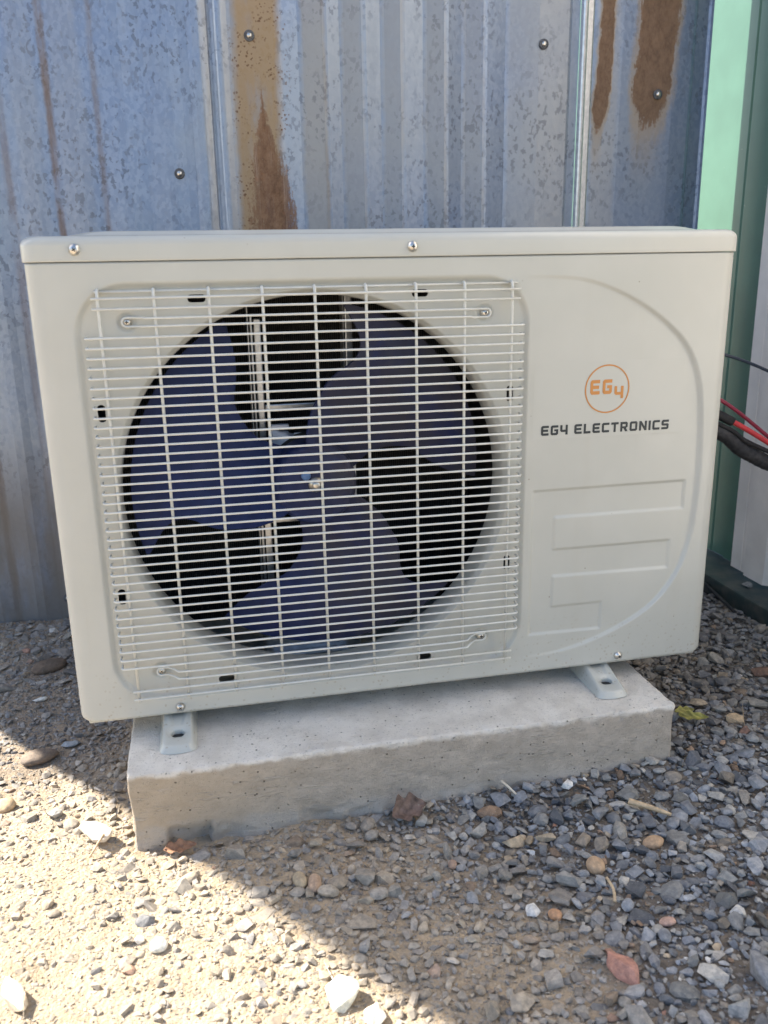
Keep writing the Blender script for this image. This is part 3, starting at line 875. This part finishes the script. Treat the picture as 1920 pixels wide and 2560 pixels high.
def casing_mesh():
    rc = .016; st = .00125
    cols = []                               # (x, y, flat front?)
    for y_ in np.linspace(UD, rc, 12)[:-1]: cols.append((0.0, y_, 0))
    for a in np.linspace(0, math.pi / 2, 9)[:-1]: cols.append((rc - rc * math.cos(a), rc - rc * math.sin(a), 0))
    for x_ in np.linspace(rc, UW - rc, int((UW - 2 * rc) / st) + 1): cols.append((x_, 0.0, 1))
    for a in np.linspace(math.pi / 2, 0, 9)[1:]: cols.append((UW - rc + rc * math.cos(a), rc - rc * math.sin(a), 0))
    for y_ in np.linspace(rc, UD, 12)[1:]: cols.append((UW, y_, 0))
    cols = np.array(cols)
    cols[:, 0] += np.interp(cols[:, 0], (0, .03, UW - .03, UW), (-.0042, 0, 0, .0042))
    zs = np.linspace(0, UH, int(UH / st) + 1)
    X = np.tile(cols[:, 0], (len(zs), 1)); Y = np.tile(cols[:, 1], (len(zs), 1)); Z = np.tile(zs[:, None], (1, len(cols)))
    flat = np.tile(cols[:, 2] > 0, (len(zs), 1))
    Y = Y + np.where(flat, front_depth(X, Z), 0)
    # bottom and top edge rolls
    rb = .004
    t = np.clip((rb - Z) / rb, 0, 1); Y = Y + np.where(cols[None, :, 1] < .02, rb * (1 - np.sqrt(1 - t * t)) * .9, 0)
    t2 = np.clip((Z - UH + .0016) / .0016, 0, 1); Y = Y + np.where(cols[None, :, 1] < .02, .0016 * (1 - np.sqrt(1 - t2 * t2)), 0)
    rk = .009
    t = np.clip((rk - Z) / rk, 0, 1); ins = rk * (1 - np.sqrt(1 - t * t))
    X = X + ins * sst(.03, 0, X) - ins * sst(UW - .03, UW, X)
    h, wd = X.shape
    idx = np.arange(h * wd).reshape(h, wd)
    Q = np.stack([idx[:-1, :-1], idx[:-1, 1:], idx[1:, 1:], idx[1:, :-1]], -1)
    cxm = (X[:-1, :-1] + X[1:, 1:]) / 2; czm = (Z[:-1, :-1] + Z[1:, 1:]) / 2
    fl = flat[:-1, :-1] & flat[1:, 1:]
    kill = fl & (np.hypot(cxm - FCX, czm - FCZ) < FR)
    Xv, Zv = X.ravel().copy(), Z.ravel().copy()
    for s in SLOTS: kill |= fl & (slot_sdf(cxm, czm, s) < 0)
    Qk = Q[~kill]; Qd = Q[kill]
    border = np.intersect1d(Qk.ravel(), Qd.ravel())
    # snap the cut edges on the true outlines
    r = np.hypot(Xv[border] - FCX, Zv[border] - FCZ)
    near = np.abs(r - FR) < .004
    b = border[near]; rr = r[near]
    Xv[b] = FCX + (Xv[b] - FCX) * FR / rr; Zv[b] = FCZ + (Zv[b] - FCZ) * FR / rr
    for s in SLOTS:
        m = (np.abs(Xv[border] - s[0]) < .014) & (np.abs(Zv[border] - s[1]) < .014) & ~near
        b = border[m]
        for _ in range(3):
            e = 1e-5; f0 = slot_sdf(Xv[b], Zv[b], s)
            gx_ = (slot_sdf(Xv[b] + e, Zv[b], s) - f0) / e; gz_ = (slot_sdf(Xv[b], Zv[b] + e, s) - f0) / e
            Xv[b] -= f0 * gx_; Zv[b] -= f0 * gz_
    V = np.stack([Xv, Y.ravel(), Zv], 1)
    used = np.unique(Qk); remap = np.full(len(V), -1); remap[used] = np.arange(len(used))
    return mesh_np('casing', V[used], remap[Qk], True, None, 4)
casing = link('casing', casing_mesh(), M['enamel'], ac)

# slots: folded-in walls so the sheet has thickness
def slot_outline(s, grow=0.0, n=5):
    hx, hz = (.0094, .0041) if s[2] == 0 else (.0041, .0094); rc = .0034; pts = []
    for sx, sz, a0 in ((1, 1, 0), (-1, 1, 90), (-1, -1, 180), (1, -1, 270)):
        for k in range(n + 1):
            a = math.radians(a0 + 90 * k / n)
            pts.append((s[0] + sx * (hx - rc) + (rc + grow) * math.cos(a), s[1] + sz * (hz - rc) + (rc + grow) * math.sin(a)))
    return pts
for s in SLOTS:
    o_ = slot_outline(s); i_ = slot_outline(s, -.0001)
    me = loft([[(x_, .0052, z_) for x_, z_ in o_], [(x_, .0075, z_) for x_, z_ in i_]], False, False, 'slot_lip', False)
    link('slot_lip', me, M['enamel'], casing)

# lid
def rrect(x0, x1, y0, y1, r, n=8):
    P = []
    for cx, cy, a0 in ((x1 - r, y1 - r, 0), (x0 + r, y1 - r, 90), (x0 + r, y0 + r, 180), (x1 - r, y0 + r, 270)):
        for k in range(n + 1):
            a = math.radians(a0 + 90 * k / n); P.append((cx + r * math.cos(a), cy + r * math.sin(a)))
    return P
rings = []
def ring(ix, iy, r, z): rings.append([(x_, y_, z) for x_, y_ in rrect(-.0060 + ix, UW + .0060 - ix, -.0015 + iy, UD + .002 - iy, r)])
ring(.0012, .0012, .014, .5220); ring(.0002, .0002, .0165, .5223); ring(0, 0, .017, .5229); ring(0, 0, .017, .5245); ring(0, 0, .017, .5375)
for k in range(1, 9):
    a = math.pi / 2 * k / 8; e = .0100 * (1 - math.cos(a)); ring(e, e, .017, .5375 + .0100 * math.sin(a))
ring(.016, .013, .017, .5477); ring(.044, .0145, .02, .5480); ring(.056, .019, .02, .5508); ring(.066, .0235, .022, .5524); ring(.080, .030, .022, .5528)
lid = link('lid', loft(rings, False, True, 'lid'), M['enamel'], ac)

# back sheet, partition, base pan and coil (dark inside)
link('base_pan', box(.004, UW - .004, .008, UD - .002, -.004, .006, .002, 2, 'base_pan'), M['enamel'], ac)
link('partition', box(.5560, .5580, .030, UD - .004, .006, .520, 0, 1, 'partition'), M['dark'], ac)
bm = bmesh.new()
for (x0_, x1_, y0_, y1_) in ((.010, .555, .270, .292), (.010, .030, .030, .2695)):
    me = box(x0_, x1_, y0_, y1_, .007, .519, .001, 1)
    bm.from_mesh(me)
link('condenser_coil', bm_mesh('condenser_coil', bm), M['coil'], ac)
link('back_panel', box(.5585, UW - .003, .293, .2985, .0, .52, 0, 1, 'back_panel'), M['enamel'], ac)

# shroud
n = 128; rings = []
for r_, y_ in ((FR + .0012, .0098), (FR - .0004, .0112), (.2250, .0140), (.2242, .0190), (.2243, .0300), (.2246, .0480), (.2255, .0500)):
    rings.append([(FCX + r_ * math.cos(2 * math.pi * k / n), y_, FCZ + r_ * math.sin(2 * math.pi * k / n)) for k in range(n)])
shr = link('shroud', loft(rings, False, False, 'shroud'), M['enamel'], ac)
# flat back board that carries the shroud
bm = bmesh.new()
# motor bracket: two posts, arms, motor
br = link('motor_bracket', box(.2255, .2275, .160, .185, .006, .470, .0006, 1, 'motor_bracket'), M['galv'], ac)
link('bracket_rail', box(.2290, .2320, .158, .176, .006, .455, .0010, 2, 'bracket_rail'), M['galv'], br)
link('bracket_rail', box(.2335, .2425, .156, .160, .006, .452, .0015, 2, 'bracket_rail'), M['galv'], br)
link('bracket_rail', box(.3480, .3500, .160, .185, .006, .485, .0006, 1, 'bracket_rail'), M['galv'], br)
link('bracket_rail', box(.3505, .3600, .156, .160, .006, .485, .0015, 2, 'bracket_rail'), M['galv'], br)
link('bracket_arm', box(.2428, .3477, .155, .1605, .3345, .3430, .0015, 2, 'bracket_arm'), M['galv'], br)
link('bracket_arm', box(.2428, .3477, .155, .1605, .1830, .1900, .0015, 2, 'bracket_arm'), M['galv'], br)
rings = []
for r_, y_ in ((.020, .098), (.048, .100), (.052, .104), (.052, .150), (.030, .156)):
    rings.append([(FCX + r_ * math.cos(2 * math.pi * k / 40), y_, FCZ + r_ * math.sin(2 * math.pi * k / 40)) for k in range(40)])
link('fan_motor', loft(rings, True, True, 'fan_motor'), M['dark'], ac)
link('pan_bracket', box(.222, .350, .095, .135, .006, .056, .003, 2, 'pan_bracket'), M['galv'], ac)
link('pan_bracket_flange', box(.232, .330, .078, .0945, .020, .0235, .0008, 2, 'pan_bracket_flange'), M['galv'], ac)
# cable clip in milky plastic
bm = bmesh.new()
bmesh.ops.create_icosphere(bm, subdivisions=3, radius=1)
for v in bm.verts:
    c = v.co.copy(); k = 1 + .25 * math.sin(c.x * 3 + c.z * 4) + .12 * math.sin(c.x * 9 - c.z * 7)
    v.co = Vector((.262 + c.x * .022 * k, .118 + c.y * .012, .303 + c.z * .014 * k - .2 * abs(c.x) * .01))
cl_ = link('cable_clip', bm_mesh('cable_clip', bm, True), M['clip'], ac)
link('clip_tab', box(.274, .2925, .116, .119, .301, .3115, .0012, 2, 'clip_tab'), M['clip'], cl_)
link('clip_tab', box(.246, .268, .112, .120, .3170, .3235, .0012, 2, 'clip_tab'), M['clip'], cl_)

# fan
fan = link('fan_hub', loft([[(FCX + r_ * math.cos(2 * math.pi * k / 64), y_, FCZ + r_ * math.sin(2 * math.pi * k / 64)) for k in range(64)]
      for r_, y_ in ((.050, .096), (.0515, .060), (.0505, .0505), (.0475, .0465), (.0440, .0458), (.0425, .0470), (.0410, .0465), (.012, .0450))], False, True, 'fan_hub'), M['fan'], ac)
LEAD = np.array([(.046, 101), (.058, 99.5), (.08, 93.5), (.092, 91), (.105, 86), (.12, 83), (.13, 80), (.14, 76), (.15, 72), (.163, 70), (.178, 70.5), (.19, 73), (.200, 76), (.216, 80)])
TRAIL = np.array([(.046, 6), (.058, 12), (.067, 17), (.08, 20.5), (.10, 19), (.123, 15), (.137, 11.5), (.145, 6), (.169, 0), (.190, -2.5), (.216, -4)])
def blade(rot):
    rs = np.linspace(.046, .216, 48); ts = np.linspace(0, 1, 44)
    Rr, Tt = np.meshgrid(rs, ts)
    la = np.interp(rs, LEAD[:, 0], LEAD[:, 1]); ta = np.interp(rs, TRAIL[:, 0], TRAIL[:, 1])
    la = np.convolve(np.pad(la, 2, 'edge'), np.ones(5) / 5, 'valid'); ta = np.convolve(np.pad(ta, 2, 'edge'), np.ones(5) / 5, 'valid')
    A = np.radians(ta[None] + (la - ta)[None] * Tt + rot)
    rs2 = (rs - .046) / .17
    Yf = .087 - .047 * Tt ** .9 + .006 * np.sin(np.pi * Tt) * (1 - rs2[None]) + .004 * rs2[None] * (1 - Tt)
    X = FCX + Rr * np.cos(A); Z = FCZ + Rr * np.sin(A)
    me = grid_mesh('fan_blade', X, Yf, Z)
    bm = bmesh.new(); bm.from_mesh(me)
    bmesh.ops.solidify(bm, geom=bm.faces[:], thickness=.0025)
    bmesh.ops.recalc_face_normals(bm, faces=bm.faces[:])
    me = bm_mesh('fan_blade', bm, True)
    me.set_sharp_from_angle(angle=math.radians(50))
    return me
for rot in (0, 120, 240): link('fan_blade', blade(rot), M['fan'], fan)
def lathe_front(cx, cz, prof, n=20, name='lathe'):
    return loft([[(cx + r_ * math.cos(2 * math.pi * k / n), y_, cz + r_ * math.sin(2 * math.pi * k / n)) for k in range(n)] for r_, y_ in prof], False, True, name)
link('shaft_nut', lathe_front(FCX, FCZ, ((.0095, .0452), (.0095, .0440), (.0058, .0436), (.0050, .0400), (.0030, .0390)), 12, 'shaft_nut'), M['steel'], fan)
link('balance_clip', lathe_front(.279, .272, ((.0058, .0456), (.0058, .0430), (.0040, .0415)), 14, 'balance_clip'), plain('pale_blue_clip', (.10, .20, .42), .35), fan)

# grille
grille = thing('grille', None, None, (0, 0, 0))
del_keys = [k for k in ('label', 'category') if k in grille]
for k in del_keys: del grille[k]
bpy.data.objects.remove(grille)
RH, RV = .00128, .0017
YH, YV = -.0098, -.0070
back_wire = tube([(.0625, -.0006, .4917), (.5255, -.0006, .4917)], RH, 8, name='grille')
grille = link('grille', back_wire, M['wire'], ac)
grille['label'] = 'white wire fan guard screwed over the round opening'
def hrow(x0, x1, z, bend):
    if not bend: P = [(x0, YH, z), (x1, YH, z)]
    else:
        P = [(x0 + .0005, .0022, z + .0004), (x0, -.003, z + .0003), (x0, YH + .0035, z), (x0 + .0012, YH + .0010, z), (x0 + .0038, YH, z),
             (x1 - .0038, YH, z), (x1 - .0012, YH + .0010, z), (x1, YH + .0035, z), (x1, -.003, z + .0003), (x1 - .0005, .0022, z + .0004)]
    return tube(P, RH, 8, name='horizontal_wire')
for z_ in (.4850, .4745): link('horizontal_wire', hrow(.0595, .5260, z_, False), M['wire'], grille)
for z_ in (.0392, .0290): link('horizontal_wire', hrow(.0600, .5245, z_, False), M['wire'], grille)
base_row = hrow(.0500, .5320, 0.0, True)
NR = 37
for i in range(NR):
    z_ = .4450 - (.4450 - .0690) * i / (NR - 1)
    ob = link('horizontal_wire', base_row, M['wire'], grille, (random.uniform(-.0004, .0004), 0, z_))
def loop_wire(z1, z2, cl_, cr_):
    P = []
    xl, xr = cl_[0], cr_[0]
    R_ = .0046
    yb = .0005
    def side_l():
        zc = cl_[1]; pts = [(.126, YH, z2), (.113, YH + .001, z2 + (zc - R_ - z2) * .1), (.108, YH + .004, zc - R_), (.101, yb, zc - R_), (xl, yb, zc - R_)]
        for a in np.linspace(-90, -270, 11)[1:-1]: pts.append((xl + R_ * math.cos(math.radians(a)), yb, zc + R_ * math.sin(math.radians(a))))
        pts += [(xl, yb, zc + R_), (.101, yb, zc + R_), (.108, YH + .004, zc + R_), (.113, YH + .001, z1 + (zc + R_ - z1) * .1), (.126, YH, z1)]
        return pts
    def side_r():
        zc = cr_[1]; pts = [(.452, YH, z1), (.467, YH + .001, z1 + (zc + R_ - z1) * .1), (.472, YH + .004, zc + R_), (.479, yb, zc + R_), (xr, yb, zc + R_)]
        for a in np.linspace(90, -90, 11)[1:-1]: pts.append((xr + R_ * math.cos(math.radians(a)), yb, zc + R_ * math.sin(math.radians(a))))
        pts += [(xr, yb, zc - R_), (.479, yb, zc - R_), (.472, YH + .004, zc - R_), (.467, YH + .001, z2 + (zc - R_ - z2) * .1), (.452, YH, z2)]
        return pts
    return tube(side_l() + side_r(), RH, 8, closed=True, name='horizontal_wire')
link('screw_loop_wire', loop_wire(.4643, .4560, (.0922, .4603), (.4890, .4592)), M['wire'], grille)
link('screw_loop_wire', loop_wire(.0588, .0495, (.0932, .0572), (.4890, .0580)), M['wire'], grille)
P = [(0, YV, .0248), (0, YV, .4862), (0, YV + .0004, .4900), (0, YV + .0018, .4925), (0, YV + .0045, .4936), (0, YV + .0075, .4925), (0, YV + .0082, .4900)]
vw = tube(P, RV, 8, name='vertical_wire')
for i in range(9): link('vertical_wire', vw, M['wire'], grille, (.0660 + .05635 * i, 0, 0))

# screws
SCREW = lathe_front(0, 0, ((.0060, .0006), (.0060, -.0006), (.0056, -.0016), (.0050, -.0022), (.0046, -.0030), (.0036, -.0040), (.0018, -.0046)), 20, 'screw')
bm = bmesh.new()
for a in (0, 1):
    me = box(-.0021 if a == 0 else -.00055, .0021 if a == 0 else .00055, -.00475 - .00004 * a, -.0036, -.00055 if a == 0 else -.0021, .00055 if a == 0 else .0021)
    bm.from_mesh(me)
CROSS = bm_mesh('cross_shade', bm)  # raised dark cross, the shade of a recess put into its colour
SCREW.materials.append(M['steel']); CROSS.materials.append(M['dark'])
def screw(x, y, z, parent, s=1.0):
    so = link('screw', SCREW, None, parent, (x, y, z)); so.scale = (s, 1, s)
    so.rotation_euler = (random.uniform(-.03, .03), random.uniform(0, 3), 0)
    c = bpy.data.objects.new('cross_shade', CROSS); COL.objects.link(c); c.parent = so
for x_, z_ in ((.0483, .5338), (.4021, .5325)): screw(x_, -.0015, z_, ac)
for x_, z_ in ((.0922, .4603), (.4882, .4592), (.0932, .0570), (.4882, .0580)): screw(x_, .0052, z_, ac, .92)
for x_, z_ in ((.1113, .0092), (.6783, .0103)): screw(x_, -.0003, z_, ac, .92)

# feet
def foot(cx):
    y0, y1 = -.0475, .060
    hw = .0205
    def outline(g, z, yb):
        P = []; n = 10
        x0, x1, ya = cx - hw + g, cx + hw - g, y0 + g
        r = max(.010 - g * .6, .003)
        for k in range(n + 1):
            a = math.radians(180 + 90 * k / n); P.append((x0 + r + r * math.cos(a), ya + r + r * math.sin(a), z))
        for k in range(1, 6):
            t = k / 6; P.append((x0 + r + (x1 - x0 - 2 * r) * t, ya - .0016 * math.sin(math.pi * t), z))
        for k in range(n + 1):
            a = math.radians(270 + 90 * k / n); P.append((x1 - r + r * math.cos(a), ya + r + r * math.sin(a), z))
        for k in range(1, 14): P.append((x1, ya + r + (yb - ya - r) * k / 14, z))
        for k in range(9): P.append((x1 + (x0 - x1) * k / 8, yb, z))
        for k in range(1, 14): P.append((x0, yb + (ya + r - yb) * k / 14, z))
        return P
    m = len(outline(0, 0, y1))
    def hole(r1, z):
        P = []
        O = outline(0, 0, y1)
        cy = -.022
        for (x_, y_, _) in O:
            a = math.atan2((y_ - cy), (x_ - cx) * 1.0)
            c_, s_ = math.cos(a), math.sin(a)
            k = 1 / max(abs(c_) / 1.35, abs(s_), 1e-6); k = min(k, 1.12)
            P.append((cx + c_ * r1 * 1.25 * k * .9, cy + s_ * r1 * k * .9, z))
        return P
    zt = BZ1 + .0088
    rg = [outline(-.0012, BZ1 + .0006, y1), outline(-.0005, BZ1 + .0020, y1), outline(.0012, BZ1 + .0045, y1), outline(.0030, zt - .0012, y1), outline(.0048, zt, y1), outline(.0062, zt + .0001, y1),
          hole(.0112, zt), hole(.0100, zt - .0006), hole(.0078, zt - .0018), hole(.0066, zt - .0021), hole(.0063, zt - .0034), hole(.0063, BZ1 + .0012)]
    for i in range(3, len(rg)):
        k = 1.0 if i > 3 else .8
        rg[i] = [(x_, y_, z_ + k * max(0.0, min(y_, .02) + .040) * .26) for x_, y_, z_ in rg[i]]
    me = loft(rg, False, False, 'foot')
    f = link('foot', me, M['enamel'], ac)
    hb = [(x_, y_, BZ1 + .0046 + (y_ + .04) * .1) for x_, y_, z_ in hole(.0064, 0)]
    link('hole_shade', mesh('hole_shade', hb, [tuple(range(len(hb)))]), M['dark'], f)  # dark plate inside the foot's hole, painting in its shade
    link('foot_riser', box(cx - .0160, cx + .0160, .022, .0585, BZ1 + .0092, .0010, .002, 2, 'foot_riser'), M['enamel'], f)
foot(.1065)
foot(.6520)

# label film and print
def film_y(x): return float(d_depth(x))
def flat_poly(loops, off, name, mat, parent):
    bm = bmesh.new(); edges = []
    for L in loops:
        vs = [bm.verts.new((x_, film_y(x_) - off, z_)) for x_, z_ in L]
        for i in range(len(vs)): edges.append(bm.edges.new((vs[i - 1], vs[i])))
    bmesh.ops.triangle_fill(bm, use_beauty=True, use_dissolve=False, edges=edges, normal=(0, -1, 0))
    return link(name, bm_mesh(name, bm), mat, parent)
fm = N('label_film'); fm.set(fm.mix(fm.ss(.3, .7, fm.noise(fm.co(), 12, 3)), (.494, .500, .460), (.506, .512, .472)), .26, 0, .5)
film = flat_poly([[(.5490, .3085), (.7460, .3060), (.7460, .3980), (.5490, .3993)]], .00035, 'label_film', fm.m, ac)
film['label'] = 'thin pale label film with an orange ring emblem and dark lettering'
W_, T_, C_ = .80, .235, .13
GL = {
 'E': ([[(C_, 0), (W_, 0), (W_, T_), (T_, T_), (T_, .385), (.92 * W_, .385), (.92 * W_, .615), (T_, .615), (T_, 1 - T_), (W_, 1 - T_), (W_, 1), (C_, 1), (0, 1 - C_), (0, C_)]], W_),
 'G': ([[(C_, 0), (W_ - C_, 0), (W_, C_), (W_, .60), (.47 * W_, .60), (.47 * W_, .40), (W_ - T_, .40), (W_ - T_, T_), (T_, T_), (T_, 1 - T_), (W_, 1 - T_), (W_, 1), (C_, 1), (0, 1 - C_), (0, C_)]], W_),
 '4': ([[(0, 1), (T_, 1), (T_, .52), (W_ - T_, .52), (W_ - T_, 1), (W_, 1), (W_, 0), (W_ - T_, 0), (W_ - T_, .285), (C_, .285), (0, .285 + C_)]], W_),
 'L': ([[(0, 0), (W_ * .92, 0), (W_ * .92, T_), (T_, T_), (T_, 1), (0, 1)]], W_ * .92),
 'C': ([[(C_, 0), (W_, 0), (W_, T_), (T_, T_), (T_, 1 - T_), (W_, 1 - T_), (W_, 1), (C_, 1), (0, 1 - C_), (0, C_)]], W_),
 'T': ([[(.4 - T_ / 2, 0), (.4 + T_ / 2, 0), (.4 + T_ / 2, 1 - T_), (.8, 1 - T_), (.8, 1), (0, 1), (0, 1 - T_), (.4 - T_ / 2, 1 - T_)]], .8),
 'R': ([[(0, 0), (T_, 0), (T_, .33), (.36, .33), (.54, 0), (.82, 0), (.63, .355), (W_, .47), (W_, 1 - C_), (W_ - C_, 1), (0, 1)], [(T_, .54), (W_ - T_, .54), (W_ - T_, 1 - T_), (T_, 1 - T_)]], .82),
 'O': ([[(C_, 0), (.84 - C_, 0), (.84, C_), (.84, 1 - C_), (.84 - C_, 1), (C_, 1), (0, 1 - C_), (0, C_)], [(T_, T_), (.84 - T_, T_), (.84 - T_, 1 - T_), (T_, 1 - T_)]], .84),
 'N': ([[(0, 0), (T_, 0), (T_, .58), (.84 - T_, 0), (.84, 0), (.84, 1), (.84 - T_, 1), (.84 - T_, .42), (T_, 1), (0, 1)]], .84),
 'I': ([[(0, 0), (T_, 0), (T_, 1), (0, 1)]], T_),
 'S': ([[(0, 0), (W_ - C_, 0), (W_, C_), (W_, .615 - C_ * .6), (W_ - C_, .615), (T_, .615), (T_, 1 - T_), (W_, 1 - T_), (W_, 1), (C_, 1), (0, 1 - C_), (0, .385 + C_ * .6), (C_, .385), (W_ - T_, .385), (W_ - T_, T_), (0, T_)]], W_),
}
def glyph(ch, x, z, sx, sz, mat, parent):
    loops, wd = GL[ch]
    flat_poly([[(x + a * sx, z + b * sz) for a, b in L] for L in loops], .0007, 'letter', mat, parent)
    return wd * sx
text = 'EG4 ELECTRONICS'
tot = sum((GL[c][1] + .20) if c != ' ' else .50 for c in text) - .20
sx = (.7300 - .5595) / tot
x_ = .5595
for c in text:
    if c == ' ': x_ += .50 * sx; continue
    zz = .3124 - (x_ - .5595) * .010
    x_ += glyph(c, x_, zz, sx, .0120, M['ink'], film) + .20 * sx
for c, x_, z_, hh, ww in (('E', .6214, .3588, .0176, .0124), ('G', .6375, .3588, .0176, .0124), ('4', .6533, .3528, .0150, .0120)):
    glyph(c, x_, z_, ww / GL[c][1], hh, M['amber'], film)
n = 96
flat_poly([[(.6437 + r_ * math.cos(2 * math.pi * k / n), .3650 + r_ * math.sin(2 * math.pi * k / n)) for k in range(n)] for r_ in (.0294, .0277)], .0007, 'emblem_ring', M['amber'], film)

# ================================================================== CABLES AT THE RIGHT
def cable(name, pts, r, mat, label, cat, lump=0.0):
    P = smooth_path(pts, 14)
    radii = [r * (1 + lump * math.sin(i * 1.7) * math.sin(i * .6 + 1)) for i in range(len(P))] if lump else None
    ob = link(name, tube(P, r, 12, name=name, radii=radii), mat)
    return tag(ob, label, cat)
cable('thin_cable', [(.801, .262, .402), (.86, .245, .394), (.9465, .220, .3734), (1.0191, .22, .3471), (1.09, .215, .312), (1.157, .21, .29)], .0024, M['navycable'], 'thin dark blue cable crossing above the red cables at right', 'cable')
cable('maroon_cable', [(.801, .262, .370), (.87, .245, .342), (.9472, .220, .3030), (1.0313, .22, .2439), (1.09, .22, .20), (1.157, .215, .16)], .0030, M['maroon'], 'thin dark crimson cable above the bright red cable', 'cable')
cable('red_cable', [(.801, .250, .345), (.88, .232, .312), (.958, .214, .2745), (1.0326, .213, .2327), (1.09, .212, .195), (1.157, .21, .165)], .0042, M['red'], 'bright red cable coming out of the black sleeve', 'cable')
cable('black_sleeve', [(.801, .250, .345), (.87, .234, .316), (.93, .220, .2885), (.962, .2138, .2720)], .0072, M['rubber'], 'short black rubber sleeve round the red cable behind the unit corner', 'sleeve')
cable('black_cable', [(.801, .245, .322), (.88, .228, .296), (.955, .212, .2620), (.985, .212, .2420), (1.0363, .212, .2185), (1.09, .212, .198), (1.157, .21, .175)], .0036, M['rubber'], 'black cable lying along the top of the foam pipe sleeve', 'cable')
cable('insulated_pipe', [(.801, .262, .318), (.87, .245, .292), (.9474, .222, .2560), (.984, .222, .2285), (1.0072, .222, .2155), (1.0363, .222, .2010), (1.09, .222, .180), (1.157, .215, .160)], .0122, M['foam'], 'thick black foam insulated pipe hanging lowest of the lines at right', 'pipe', .05)

cable('dark_rod', [(1.0960, .450, -.094), (1.0825, .376, -.095), (1.0749, .3186, -.099)], .0034, M['rubber'], 'thin dark rod lying on the gravel along the green rail', 'rod')

# ================================================================== LEAVES, CHIPS AND TWIGS
def leaf(name, label, x, y, z, L, Wd, yaw, curl, mat, seed, tilt=.25):
    r = random.Random(seed); nu, nv = 16, 10
    V = []; F = []
    for i in range(nu + 1):
        u = i / nu
        hw = Wd / 2 * max(.04, math.sin(math.pi * u ** .8) ** .7) * (1 + .22 * math.sin(u * 17 + seed))
        for j in range(nv + 1):
            v = j / nv * 2 - 1
            px = (u - .5) * L; py = v * hw
            pz = curl * (v * v) * hw * 1.6 + curl * .5 * L * (u - .4) ** 2 + .0012 * math.sin(u * 23 + v * 5 + seed)
            V.append((px, py, pz))
    for i in range(nu):
        for j in range(nv):
            a = i * (nv + 1) + j; F.append((a, a + 1, a + nv + 2, a + nv + 1))
    bm = bmesh.new(); bm.from_mesh(mesh(name, V, F))
    bmesh.ops.solidify(bm, geom=bm.faces[:], thickness=.0004)
    ob = link(name, bm_mesh(name, bm, True), mat, None, (x, y, z))
    ob.rotation_euler = (tilt, r.uniform(-.15, .15), yaw)
    return tag(ob, label, 'leaf')
gz = lambda x, y: float(ground_z(x, y))
leaf('dry_leaf', 'crumpled brown dead leaf against the middle of the block base', .366, -.103, gz(.366, -.103) + .009, .044, .030, .25, .6, M['brownleaf'], 3, .55)
leaf('dry_leaf', 'orange dry leaf scrap under the left front end of the block', .1023, -.1020, gz(.1023, -.102) + .010, .036, .016, .1, .3, M['orangeleaf'], 5, .35)
lf = leaf('leaf', 'yellow leaf with ragged edge beside the right end of the block', .796, -.004, gz(.796, -.004) + .016, .040, .012, -.62, .35, M['yellowleaf'], 8, .75)
l2 = leaf('leaf', 'lobe', .790, .010, gz(.790, .008) + .018, .028, .011, -.12, .3, M['yellowleaf'], 9, .7)
bm = bmesh.new()
for q in (lf, l2):
    m_ = q.data.copy(); m_.transform(Matrix.LocRotScale(q.location, q.rotation_euler, None)); bm.from_mesh(m_)
me_ = bm_mesh('leaf', bm, True); me_.materials.append(M['yellowleaf'])
bpy.data.objects.remove(l2); lf.data = me_; lf.location = (0, 0, 0); lf.rotation_euler = (0, 0, 0)

def splinter(name, label, cat, pts, radii, mat, flat=1.0):
    me = tube(smooth_path(pts, 5), radii[0], 7, name=name, radii=[radii[0] + (radii[1] - radii[0]) * i / (5 * (len(pts) - 1)) for i in range(5 * (len(pts) - 1) + 1)])
    ob = link(name, me, mat)
    return tag(ob, label, cat)
def gp(x, y, h): return (x, y, gz(x, y) + h)
splinter('wood_splinter', 'long tan wood splinter on the gravel right of the block', 'splinter', [gp(.618, -.160, .013), gp(.637, -.175, .013), gp(.656, -.190, .011)], (.0040, .0020), M['wood'])
splinter('twig', 'short pale bent twig in the middle of the front gravel', 'twig', [gp(.531, -.300, .010), gp(.535, -.288, .014), gp(.533, -.276, .018)], (.0016, .0014), M['wood'])
splinter('twig', 'pale grey twig stub against the block base', 'twig', [gp(.484, -.092, .016), gp(.4914, -.0966, .013), gp(.500, -.104, .008)], (.0020, .0012), M['bleached'])
splinter('twig', 'thin sunlit twig leaning on the pale wood chip', 'twig', [gp(.018, -.070, .014), gp(.0117, -.0806, .010), gp(.004, -.094, .004)], (.0014, .0012), M['wood'])
bm = bmesh.new(); bm.from_mesh(box(-.019, .019, -.0085, .0085, -.003, .003, .0016, 2)); bmesh.ops.subdivide_edges(bm, edges=bm.edges[:], cuts=2, use_grid_fill=True)
for v in bm.verts:
    k = 1 + .35 * math.sin(v.co.x * 130 + 1); v.co.y *= k; v.co.z += .0014 * math.sin(v.co.x * 240 + v.co.y * 300)
o = link('wood_chip', bm_mesh('wood_chip', bm), M['bleached'], None, gp(.0074, -.0593, .011)); o.rotation_euler = (.3, .12, -.62)
tag(o, 'bleached pale wood chip in the sun left of the block', 'wood chip')
